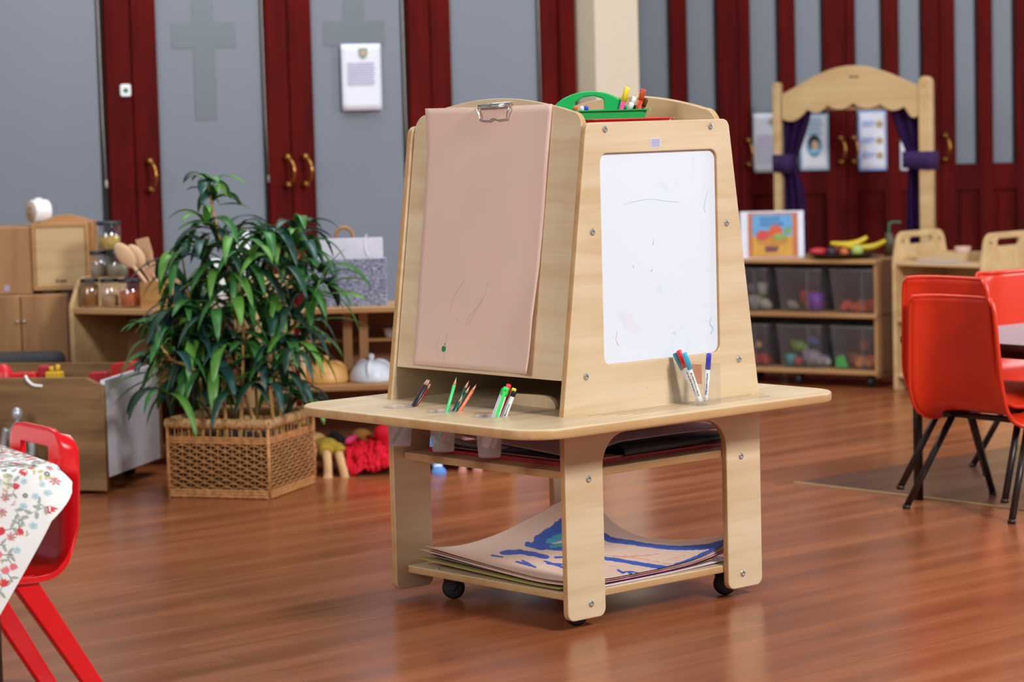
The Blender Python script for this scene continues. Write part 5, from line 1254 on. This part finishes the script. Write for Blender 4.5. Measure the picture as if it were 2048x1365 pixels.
def jar(px, py, Y, dia, hgt, fillh, col, label, z):
    p = at(px, py, Y); 
    o = thing('food_jar', label, 'jar', (p.x, p.y, z), 0, 'toy food jars')
    r = dia/2
    m = MB(); m.lathe([(0, .0), (r*.94, 0), (r, .004), (r, hgt-.012), (r*.93, hgt-.010), (r*.93, .005), (0, .004)], n=28, cap0=False, cap1=False); m.build('glass', JARGLASS, o)
    m = MB(); m.lathe([(0, .0045), (r*.915, .0055), (r*.915, fillh), (r*.5, fillh+.004), (0, fillh+.003)], n=24); m.build('contents', plain('food_'+col.strip('#'), col, .8, var=.18, nscale=120), o)
    m = MB(); m.lathe([(0, hgt-.0115), (r*1.02, hgt-.0115), (r*1.04, hgt-.009), (r*1.04, hgt-.001), (r*1.0, hgt+.001), (0, hgt+.001)], n=28); m.build('lid', plain('lid_dark', '#20262a', .4), o)
    return hgt
Yj = 9.27; pxm = Yj/FPX
jz = JZ+.0004
j1 = jar(181, 615, Yj+.0, .066, .101, .080, '#a86f12', 'jar of amber spice, lowest row nearest the microwave', jz)
jar(221, 615, Yj-.03, .066, .101, .042, '#bf9468', 'jar of tan grains, middle of the lowest row', jz)
jar(262, 615, Yj-.06, .082, .101, .056, '#cf6a36', 'jar of orange lentils, lowest row at the end', jz)
z2 = jz+.1025
jar(199, 560, Yj+.0, .064, .097, .048, '#b7a68c', 'jar of pale grains, second row nearest the microwave', z2)
jar(236, 560, Yj-.035, .078, .097, .052, '#a89a7c', 'jar of beige grains, second row behind the wooden spoon', z2)
jar(219, 498, Yj-.015, .084, .104, .052, '#c3a14c', 'topmost jar, half full of yellow grains', z2+.0985)
# utensil box with spoons
up_ = at(322, 626, 9.16); 
ub = thing('utensil_box', 'open wooden box of kitchen utensils behind the plant leaves', 'box', (up_.x, up_.y, jz), JR)
m = MB(); 
for a in ((-.05, -.05, .05, -.042), (-.05, .042, .05, .05), (-.05, -.042, -.042, .042), (.042, -.042, .05, .042)): m.box((a[0], a[1], 0), (a[2], a[3], .095))
m.box((-.042, -.042, 0), (.042, .042, .006)); m.build('box_body', wood('honey_wood', '#c79355', '#a9743a', 'X', .5), ub)
SPW = plain('spoon_wood', '#d3ab84', .6, var=.06); SPW2 = plain('spatula_wood', '#b78a66', .6, var=.06)
def utensil(nm, label, base, tip, head, mat):
    M, Ls = stick_frame(base, tip); zc = (tip-base).normalized(); y = Vector((0, -1, 0)); y = (y-zc*y.dot(zc)).normalized(); x = y.cross(zc); M = frame(base, x, y, zc)
    o = thing(nm, label, 'utensil', base, 0, 'wooden utensils in the box', rot=M.to_euler())
    m = MB(); m.tube([(0, 0, 0), (0, 0, Ls*.66)], [.0055, .0065], 10); m.build('handle', mat, o)
    m = MB()
    if head == 'spoon': m.ball((0, 0, Ls*.82), (.029, .010, Ls*.19), 18)
    elif head == 'spat': m.plate([rpoly([(-.010, Ls*.62, .004), (.010, Ls*.62, .004), (.024, Ls*.74, .01), (.026, Ls, .004), (-.022, Ls*.985, .004), (-.02, Ls*.74, .01)])], .007, UP(0), .0025)
    else: m.plate([rpoly([(-.010, Ls*.6, .004), (.010, Ls*.6, .004), (.022, Ls*.74, .01), (.022, Ls, .004), (.010, Ls, .003), (.008, Ls*.82, .004), (-.008, Ls*.82, .004), (-.010, Ls, .003), (-.022, Ls, .004), (-.022, Ls*.74, .01)])], .007, UP(0), .0025)
    m.build('head', mat, o)
ubY = up_.y
utensil('wooden_spoon', 'pale wooden spoon leaning left towards the jars', Vector((up_.x+.012, ubY-.01, jz+.0075)), at(233, 489, ubY-.06), 'spoon', SPW)
utensil('wooden_spoon', 'second pale wooden spoon, lower beside the first', Vector((up_.x+.02, ubY+.012, jz+.0075)), at(258, 492, ubY-.02), 'spoon', SPW)
utensil('wooden_spatula', 'brown wooden spatula standing tallest in the utensil box', Vector((up_.x+.008, ubY+.02, jz+.0075)), at(284, 476, ubY+.03), 'spat', SPW2)
utensil('wooden_fork', 'brown wooden fork behind the spoon in the utensil box', Vector((up_.x+.026, ubY-.015, jz+.0075)), at(292, 515, ubY-.01), 'fork', SPW2)
# white bottle, clear jar and ornaments behind the plant on the jar shelf
p = at(487, 600, 9.05); o = thing('white_bottle', 'tall white bottle with a brown stopper behind the plant', 'bottle', (p.x, p.y, jz), 0)
m = MB(); m.lathe([(0, 0), (.029, 0), (.03, .006), (.03, .262), (.026, .27), (0, .27)], n=24); m.build('bottle_body', WHITE, o)
m = MB(); m.lathe([(0, .2705), (.013, .2705), (.013, .284), (0, .285)], n=16); m.build('stopper', plain('stopper_brown', '#5a4238', .6), o)
p = at(440, 600, 9.10); o = thing('white_jug', 'white jug with a round handle behind the plant leaves', 'jug', (p.x, p.y, jz), 0)
m = MB(); m.lathe([(0, 0), (.035, 0), (.042, .07), (.032, .13), (.036, .17), (.03, .165), (.027, .13), (.036, .07), (.03, .006), (0, .006)], n=28, cap0=False, cap1=False); m.build('jug_body', WHITE, o)
m = MB(); m.tube(spline([(.034, 0, .15), (.066, 0, .14), (.064, 0, .08), (.041, 0, .06)], 6), .006, 8); m.build('handle', WHITE, o)

# second shelf unit, right of the plant
dR = math.radians(1.5); dO = at(598, 700, 8.74); dO.z = 0; DD = Vector((math.cos(dR), math.sin(dR), 0)); DN = Vector((-DD.y, DD.x, 0)); DL = .72; DDp = .34
def DW(x, y, z): return dO + DD*x + DN*y + Vector((0, 0, z))
ds = thing('doll_shelf_unit', 'three-tier beech shelf unit with dolls and domed lids behind the easel', 'shelf unit', dO, dR)
DZ = (.045, .302, .562)
for x in (0, DL-.018):
    m = MB(); m.plate([rpoly([(0, 0), (DDp, 0), (DDp, .562), (.10, .562), (.03, .36, .05), (0, .31, .04)])], .018, SIDE(x+.009), .003); m.build('end_panel', BEECH_PALE, ds)
for k, z in enumerate(DZ):
    m = MB(); m.box((.0185, .0 if k < 2 else .05, z-.02), (DL-.0185, DDp-.012, z), bev=.004); m.build('shelf', BEECH, ds)
m = MB(); m.box((.0185, DDp-.011, .03), (DL-.0185, DDp-.002, .54)); m.build('back_panel', plain('brown_back_panel', '#8a5636', .6), ds)
for x in (.145, .20):
    m = MB(); m.box((x, .16, DZ[1]+.0005), (x+.03, .19, DZ[2]-.0205)); m.build('upright', BEECH_Z, ds)
m = MB(); m.box((.0185, .22, .43), (DL-.0185, DDp-.012, .44)); m.build('inner_shelf', BEECH, ds)
# gift bag
gp = at(693, 617, 8.90); 
gb = thing('gift_bag', 'silver glitter gift bag with a white top on the shelf unit', 'bag', (gp.x, gp.y, DZ[2]+.0003), math.radians(2))
gw = 165/2*8.9/FPX
m_, n_, l_, bb = newmat('silver_glitter'); setb(bb, .35, .35, .6)
tc = n_.new('ShaderNodeTexCoord'); vo = n_.new('ShaderNodeTexVoronoi'); vo.inputs['Scale'].default_value = 260; l_.new(tc.outputs['Object'], vo.inputs['Vector'])
rp = n_.new('ShaderNodeValToRGB'); rp.color_ramp.elements[0].color = lin('#6c7190'); rp.color_ramp.elements[1].color = lin('#cdd1e8'); rp.color_ramp.elements[0].position = .25; rp.color_ramp.elements[1].position = .95
sx_ = n_.new('ShaderNodeSeparateColor'); l_.new(vo.outputs['Color'], sx_.inputs[0]); l_.new(sx_.outputs[0], rp.inputs[0]); l_.new(rp.outputs[0], bb.inputs['Base Color'])
m = MB(); a = m.ring([(x, y, 0) for x, y in rrect(-gw, -.045, gw, .045, .004)]); b = m.ring([(x, y, .160) for x, y in rrect(-gw, -.045, gw, .045, .004)]); m.bridge(a, b); m.cap(a, True); m.cap(b); m.build('glitter_body', m_, gb, smooth=False)
m = MB(); m.box((-gw*.93, -.044, .1605), (gw*.93, -.038, .233), bev=.001); m.build('white_top', plain('bag_white', '#d6d4e4', .6), gb)
m = MB(); m.tube(spline([(-.028, .0, .225), (-.024, 0, .255), (0, 0, .268), (.024, 0, .255), (.03, 0, .225)], 6), .0058, 8); m.build('handle', plain('rope_brown', '#a8763c', .45, .3), gb)
m = MB(); m.tube(spline([(.078, -.046, .245), (.070, -.048, .22), (.072, -.048, .19), (.082, -.047, .168)], 6), .0018, 6); m.build('ribbon', WHITE, gb)
# domed lids
def dome(px, py, Y, r, h, mat, label):
    p = at(px, py, Y); o = thing('domed_lid', label, 'toy lid', (p.x, p.y, DZ[1]+.0003), .4, 'domed lids on the middle shelf')
    m = MB(); m.lathe([(0, .002), (r*.97, .0), (r, .004)] + [(r*math.cos(a)**.75, .004+h*math.sin(a)) for a in [PI/2*k/12 for k in range(1, 13)]], n=40); m.build('dome', mat, o)
    m = MB(); m.lathe([(0, h), (.010, h), (.008, h+.008), (.012, h+.016), (.009, h+.024), (0, h+.027)], n=18); m.build('knob', mat, o)
    m = MB()
    for a in (0, 2.1, 4.2): m.tube([(r*1.0*math.cos(t)**.75*math.cos(a), r*math.cos(t)**.75*math.sin(a), .004+h*1.02*math.sin(t)) for t in [.25+1.2*k/10 for k in range(11)]], [.002+.007*math.sin(PI*k/10) for k in range(11)], 8)
    m.build('rib', mat, o)
dome(653, 775, 8.87, .078, .066, plain('lid_apricot', '#dba45e', .45), 'apricot-coloured domed lid on the middle shelf')
dome(744, 775, 8.87, .078, .068, plain('lid_white', '#d4d8e2', .4), 'white domed lid on the middle shelf beside the apricot one')
p = DW(.30, .25, .4402); o = thing('toy_cup', 'small white toy cup on the inner ledge above the white lid', 'toy', p); m = MB(); m.lathe([(0, 0), (.014, 0), (.02, .032), (.017, .032), (.012, .003), (0, .003)], n=16, cap0=False, cap1=False); m.build('cup_body', WHITE, o)

# dolls: body one remeshed skin each
def blob(name, mat, parent, parts, vox=.004):
    """limbs: list of (points, radii); balls: (centre, radii) -> one continuous surface"""
    m = MB()
    for q in parts:
        if q[0] == 't': m.tube(spline(q[1], 4), [lerp(q[2][int(i/(len(spline(q[1], 4))-1)*(len(q[2])-1))], q[2][min(len(q[2])-1, int(i/(len(spline(q[1], 4))-1)*(len(q[2])-1))+1)], (i/(len(spline(q[1], 4))-1)*(len(q[2])-1)) % 1) for i in range(len(spline(q[1], 4)))], 12)
        else: m.ball(q[1], q[2], 16)
    o = m.build(name, mat, parent)
    r = o.modifiers.new('r', 'REMESH'); r.mode = 'VOXEL'; r.voxel_size = vox; r.use_smooth_shade = True
    s = o.modifiers.new('s', 'SMOOTH'); s.iterations = 6; s.factor = .5
    return o
SKIN = plain('doll_skin', '#d6a878', .8, var=.04, spec=.2)
Yd = 8.70; base_ = at(655, 935, Yd)
def DP(px, py, dy=0): return at(px, py, Yd+dy) - base_
d1 = thing('rag_doll', 'rag doll in a mustard romper lying on the lowest shelf, legs hanging over the edge', 'doll', base_, 0)
blob('body', SKIN, d1, [('b', DP(634, 884, .14), (.034, .034, .032)), ('t', [DP(640, 892, .12), DP(655, 900, .09), DP(668, 905, .05)], [.022, .034, .030]),
    ('t', [DP(652, 902, .05), DP(655, 925, -.01), DP(656, 950, -.03), DP(655, 960, -.035)], [.017, .0155, .016, .017]), ('b', DP(656, 962, -.037), (.0215, .021, .021)),
    ('t', [DP(677, 904, .05), DP(682, 925, -.01), DP(688, 948, -.03), DP(690, 962, -.035)], [.017, .0155, .016, .017]), ('b', DP(692, 965, -.037), (.0215, .021, .020)),
    ('t', [DP(640, 893, .10), DP(628, 908, .06), DP(618, 914, .03)], [.014, .014, .015]), ('b', DP(613, 910, .03), (.012, .010, .012))])
blob('romper', plain('mustard_cloth', '#b5932e', .9, var=.08), d1, [('t', [DP(640, 892, .12), DP(655, 898, .085), DP(668, 905, .05)], [.032, .040, .036]), ('t', [DP(650, 898, .06), DP(653, 908, .03)], [.026, .024]), ('t', [DP(676, 898, .06), DP(684, 908, .03)], [.026, .024])])
d1m = MB(); d1m.tube([DP(622, 895, .07), DP(632, 898, .065)], [.012, .014], 8); d1m.build('pink_collar', plain('doll_pink', '#cf6f74', .9), d1)
Y2 = 8.84; b2 = at(682, 935, Y2); DP2 = lambda px, py, dy=0: at(px, py, Y2+dy)-b2
d2 = thing('rag_doll', 'rag doll with black yarn hair behind the mustard one', 'doll', b2, 0)
blob('body', plain('doll_tan', '#b9793c', .85), d2, [('b', DP2(684, 895), (.024, .024, .024)), ('t', [DP2(690, 900), DP2(696, 915), DP2(700, 930)], [.018, .02, .02])])
hb = []
rh = random.Random(2)
for k in range(14): hb.append(('b', DP2(671+rh.uniform(-11, 12), 876+rh.uniform(-8, 9), rh.uniform(-.02, .03)), (.016, .016, .014)))
blob('hair', plain('yarn_black', '#16161c', .95, var=.3, nscale=120, bump=.5), d2, hb)
Y3 = 8.74; b3 = at(735, 935, Y3); DP3 = lambda px, py, dy=0: at(px, py, Y3+dy)-b3
d3 = thing('rag_doll', 'rag doll in a crumpled bright red dress spilling over the shelf edge', 'doll', b3, 0)
blob('body', plain('doll_brown', '#a8712e', .85), d3, [('b', DP3(722, 870, .12), (.036, .03, .022)), ('t', [DP3(730, 880, .1), DP3(750, 905, .04), DP3(760, 915, .02)], [.02, .024, .02]), ('t', [DP3(748, 905, .02), DP3(756, 914, -.03)], [.013, .012])])
# dress: one crumpled cloth
def dress(a, b):
    px = lerp(692, 796, a); top = 878-14*a+6*math.sin(a*5); bot = 938 + 24*math.exp(-((a-.16)/.10)**2) - 6*math.sin(a*9)
    py = lerp(top, bot, b); p = at(px, py, Y3-.055+.13*(1-b)**2) - b3
    p.y += .030*noise.noise(Vector((a*9, b*2.5, 1.3))) + .020*noise.noise(Vector((a*20, b*7+a*5, 4.1))) + .008*noise.noise(Vector((a*45, b*16, 7)))
    p.z += .012*noise.noise(Vector((a*12, b*6, 9.2))); return p
m = MB(); m.grid(dress, 70, 40); o = m.build('dress', plain('dress_red', '#d31a2e', .85, var=.06, spec=.2), d3); s = o.modifiers.new('s', 'SOLIDIFY'); s.thickness = .004
m = MB(); m.ball(DP3(768, 866, .03), (.036, .03, .03), 14); m.ball(DP3(790, 880, .04), (.05, .04, .045), 14); o = m.build('hood', plain('dress_red', '#d31a2e'), d3)
m = MB(); m.tube(spline([DP3(692, 886, -.02), DP3(703, 879, .02), DP3(713, 872, .05)], 4), [.006, .010, .012, .013, .013, .012, .011, .009, .006], 8); m.build('pink_sash', plain('sash_pink', '#c42a58', .85), d3)
Y4 = 8.72; b4 = at(880, 935, Y4)
d4 = thing('soft_toy', 'soft toy with a round blue foot seen under the easel shelf', 'soft toy', b4, 0)
blob('body', plain('plush_blue', '#5a8cd0', .9, var=.06), d4, [('b', at(878, 947, Y4-.035)-b4, (.027, .026, .024)), ('t', [at(876, 940, Y4)-b4, at(872, 915, Y4+.08)-b4], [.018, .02]), ('b', at(860, 890, Y4+.12)-b4, (.035, .04, .04))])
m = MB(); m.tube([at(868, 934, Y4-.02)-b4, at(884, 934, Y4-.02)-b4], .008, 8); m.build('cuff', WHITE, d4)
Y5 = 8.74; b5 = at(940, 940, Y5)
d5 = thing('rag_doll', 'rag doll whose two pink feet show beneath the easel middle shelf', 'doll', b5, 0)
blob('body', plain('doll_pinkskin', '#b5786c', .85), d5, [('b', at(925, 948, Y5-.03)-b5, (.018, .018, .022)), ('b', at(955, 945, Y5-.03)-b5, (.019, .018, .022)), ('t', [at(925, 940, Y5-.02)-b5, at(930, 915, Y5+.04)-b5, at(940, 900, Y5+.1)-b5], [.014, .014, .02]), ('t', [at(955, 940, Y5-.02)-b5, at(950, 915, Y5+.04)-b5, at(942, 900, Y5+.1)-b5], [.014, .014, .02]), ('b', at(942, 880, Y5+.14)-b5, (.035, .035, .045))])

# crate on castors with its toys
cR = math.radians(-13.3); cD = Vector((math.cos(cR), math.sin(cR), 0)); cN = Vector((-cD.y, cD.x, 0)); cO = Vector((-1.332, 8.391, 0))
def CW(x, y, z=0): return cO - cD*CL + cD*x + cN*y + Vector((0, 0, z))
CL, CDp, CH = .95, .52, .383
cr = thing('toy_crate', 'long wooden toy crate with a white end panel, filled with red toys', 'crate', cO - cD*CL, cR)
m = MB(); m.plate([rpoly([(0, .012), (CL, .012), (CL, .355), (CL-.06, CH), (0, CH-.004)])], .022, UP(.011), .002); m.build('front_panel', CRATE, cr)
m = MB(); m.box((0, CDp-.018, .05), (CL, CDp, CH), bev=.002); m.build('back_panel', CRATE, cr)
m = MB(); m.plate([rpoly([(.023, .052), (CDp-.019, .052), (CDp-.019, CH-.002), (.023, CH-.01)])], .016, SIDE(CL-.012), .002); m.build('end_panel', plain('white_melamine', '#cdcbd2', .4, var=.03), cr)
m = MB(); m.box((0, .023, .05), (.016, CDp-.019, CH), bev=.002); m.build('end_panel', CRATE, cr)
m = MB(); m.box((.017, .023, .055), (CL-.021, CDp-.019, .07)); m.box((.017, .023, .30), (CL-.021, CDp-.019, .31)); m.build('bottom', CRATE, cr)
for x, y in ((CL-.10, .09), (CL-.10, CDp-.08), (.1, .09), (.1, CDp-.08)):
    m = MB(); m.lathe([(0, -.011), (.024, -.011), (.026, 0), (.024, .011), (0, .011)], M=frame((x, y, .026), (1, 0, 0), (0, 0, 1), (0, -1, 0)), n=20); m.box((x-.012, y-.012, .04), (x+.012, y+.012, .0545)); m.build('castor', BLACK, cr)
CT = 'toys heaped in the crate'
RD1 = plain('toy_scarlet', '#cf1420', .4, var=.05)
def ctoy(nm, label, x, y, z, fn, mat):
    m = MB(); fn(m); o = m.build(nm, mat); o.location = CW(x, y, z); o.rotation_euler = (0, 0, cR); tag(o, label, 'toy', CT); return o
cz = .3105
def cx(px): return (at(px, 750, 8.62) - (cO - cD*CL)).dot(cD)
def car_(m, r):
    m.plate([rpoly([(-r, r*.25, r*.1), (r, r*.25, r*.1), (r, r*.7, r*.15), (r*.5, r*.8, .1*r), (r*.25, r*1.25, r*.15), (-r*.55, r*1.25, r*.15), (-r*.8, r*.8, r*.1), (-r, r*.7, r*.1)])], r*.9, UP(0), r*.08)
    for sx in (-.55, .55): m.lathe([(0, -r*.5), (r*.28, -r*.5), (r*.28, r*.5), (0, r*.5)], M=frame((sx*r, 0, r*.28), (1, 0, 0), (0, 0, 1), (0, -1, 0)), n=14)
ctoy('toy_boat', 'white and beige toy at the left end of the crate heap', cx(8), .10, cz, lambda m: (m.ball((0, 0, .05), (.035, .03, .05), 14), m.ball((.0, -.01, .09), (.03, .024, .014), 12)), plain('toy_cream', '#d3c3ae', .5))
ctoy('toy_ball', 'rounded red toy next to the white one at the left end of the crate', cx(24), .08, cz, lambda m: m.ball((0, 0, .056), (.034, .034, .056), 16), RD1)
ctoy('toy_block', 'long low red toy piece along the crate front', cx(62), .10, cz, lambda m: m.plate([rpoly([(-.055, .0, .004), (.06, .0, .004), (.05, .083, .012), (-.045, .080, .012)])], .05, UP(0), .005), RD1)
ctoy('toy_car', 'dark red toy car rising beside the yellow toy in the crate', cx(108), .10, cz, lambda m: (car_(m, .045), m.box((-.02, -.015, .03), (.02, .015, .105), bev=.008)), plain('toy_crimson', '#a81622', .4))
ctoy('toy_brick', 'yellow toy brick sticking up in the crate', cx(134), .085, cz, lambda m: (m.box((-.026, -.02, 0), (.026, .02, .085), bev=.004), m.lathe([(0, .085), (.008, .085), (.008, .102), (0, .102)], (-.011, 0, 0), 12), m.lathe([(0, .085), (.008, .085), (.008, .108), (0, .108)], (.012, 0, 0), 12)), plain('toy_yellow', '#d0a11c', .45))
ctoy('toy_block', 'dark red toy block in front of the yellow brick', cx(136), .05, cz, lambda m: m.box((-.03, -.012, 0), (.026, .012, .066), bev=.004), plain('toy_crimson', '#a81622', .4))
ctoy('toy_block', 'small red toy piece over the white crate end', CL-.06, .12, cz, lambda m: m.plate([rpoly([(-.04, .0, .004), (.04, .0, .004), (.03, .082, .01), (-.03, .079, .01)])], .04, UP(0), .004), plain('toy_crimson', '#a81622', .4))
ctoy('toy_block', 'bright red toy piece near the plant end of the crate', CL-.05, .32, cz, lambda m: m.plate([rpoly([(-.045, .0, .004), (.035, .0, .004), (.04, .098, .012), (-.04, .088, .012)])], .05, UP(0), .004), RD1)
ctoy('toy_strip', 'curved white plastic strip hanging over the crate front', cx(112), .006, .0, lambda m: m.tube(spline([(-.035, .02, .375), (-.03, -.004, .388), (-.02, -.012, .375), (.0, -.012, .36), (.03, -.012, .357)], 5), .0048, 8), WHITE)
# dark cushion behind the crate, red soft toy hanging by the shelf
p = at(52, 730, 9.2); o = thing('floor_cushion', 'dark grey cushion lying on a box behind the crate', 'cushion', (p.x, p.y, 0), 0)
m = MB(); m.box((-.17, -.09, .33), (.13, .10, .40), bev=.03, seg=4); m.build('pad', plain('cushion_grey', '#2b2a2c', .8), o); 
m = MB(); m.box((-.17, -.08, 0), (.13, .09, .329), bev=.004); m.build('box_base', BEECH_Z, o)
p = at(296, 716, 8.95); o = thing('soft_toy', 'red soft toy half hidden by the low plant leaves', 'soft toy', (p.x, p.y, .3005), 0)
o.location = JW(.30, .10, .3003)
m = MB(); m.ball((0, 0, .045), (.03, .026, .045), 14); m.ball((.002, -.006, .10), (.024, .022, .024), 14); m.build('body', RD1, o)
m = MB(); m.ball((.024, -.018, .05), (.009, .01, .022), 10); m.build('arm', plain('toy_yellowgreen', '#b8a63a', .6), o)
# plain silver robot in front of the crate
p = onz(84, 985, 0); p = CW(cx(92), -.075, 0)
rb = thing('toy_robot', 'silver toy figure standing against the crate, seen through the red chair', 'toy', p, cR)
SIL = plain('silver_plastic', '#a9adaf', .3, .5, var=.15, nscale=60)
blob('body', SIL, rb, [('b', (0, 0, .272), (.019, .020, .024)), ('t', [(0, 0, .245), (0, 0, .215), (0, 0, .165), (0, 0, .145)], [.014, .034, .027, .028]), ('t', [(-.036, 0, .225), (-.048, -.003, .18), (-.05, -.008, .135)], [.015, .012, .011]), ('t', [(.036, 0, .225), (.048, -.003, .18), (.05, -.008, .135)], [.015, .012, .011]), ('t', [(-.016, 0, .145), (-.020, 0, .08), (-.022, 0, .014)], [.019, .016, .015]), ('t', [(.016, 0, .145), (.02, 0, .08), (.022, 0, .014)], [.019, .016, .015]), ('b', (-.022, -.008, .012), (.016, .026, .012)), ('b', (.022, -.008, .012), (.016, .026, .012))], .0035)
# ================================================================== LIGHT AND CAMERA
w = bpy.data.worlds.new('World'); sc.world = w; w.use_nodes = True
bg = w.node_tree.nodes['Background']; bg.inputs[0].default_value = (.80, .90, 1.0, 1); bg.inputs[1].default_value = .27
def area(name, loc, target, sx, sy, power, col=(1, 1, 1)):
    l = bpy.data.lights.new(name, 'AREA'); l.shape = 'RECTANGLE'; l.size = sx; l.size_y = sy; l.energy = power; l.color = col
    o = bpy.data.objects.new(name, l); COL.objects.link(o); o.location = loc
    d = Vector(target) - Vector(loc); o.rotation_euler = d.to_track_quat('-Z', 'Y').to_euler(); return o
area('window_daylight', (4.2, 1.6, 4.6), (0, 6.2, .5), 1.3, 1.3, 500, (.97, .985, 1))
area('left_fill', (-4.5, 2.0, 3.2), (0, 6.2, .6), 2.0, 2.0, 190, (.99, .985, .98))  # added fill lamp that brightens the kraft paper side, no window modelled
area('background_fill', (-.3, 9.0, 4.6), (0, 9.3, 0), 5.0, 2.5, 190, (.93, .97, 1))  # added overhead lamp to lift the background, no roof opening there
area('far_window_daylight', (5.2, 8.8, 2.0), (.4, 6.2, .45), 2.0, 1.6, 130, (.93, .96, 1))
cam = bpy.data.cameras.new('Camera'); co = bpy.data.objects.new('Camera', cam); COL.objects.link(co); sc.camera = co
cam.sensor_width = 36; cam.sensor_fit = 'HORIZONTAL'; cam.lens = FPX/2048*36
co.location = (0, 0, CAMH)
F = Vector((0, math.cos(PIT), -math.sin(PIT))); U = Vector((0, math.sin(PIT), math.cos(PIT))); Rr = Vector((1, 0, 0))
cr_, sr_ = math.cos(ROL), math.sin(ROL)
cxv = Rr*cr_ - U*sr_; cyv = U*cr_ + Rr*sr_
M = frame((0, 0, CAMH), cxv, cyv, -F); co.matrix_world = M
cam.dof.use_dof = True; cam.dof.focus_distance = 6.08; cam.dof.aperture_fstop = 4.0
vs = sc.view_settings; vs.view_transform = 'Standard'; vs.look = 'None'; vs.gamma = 1; vs.exposure = 0; vs.use_curve_mapping = False
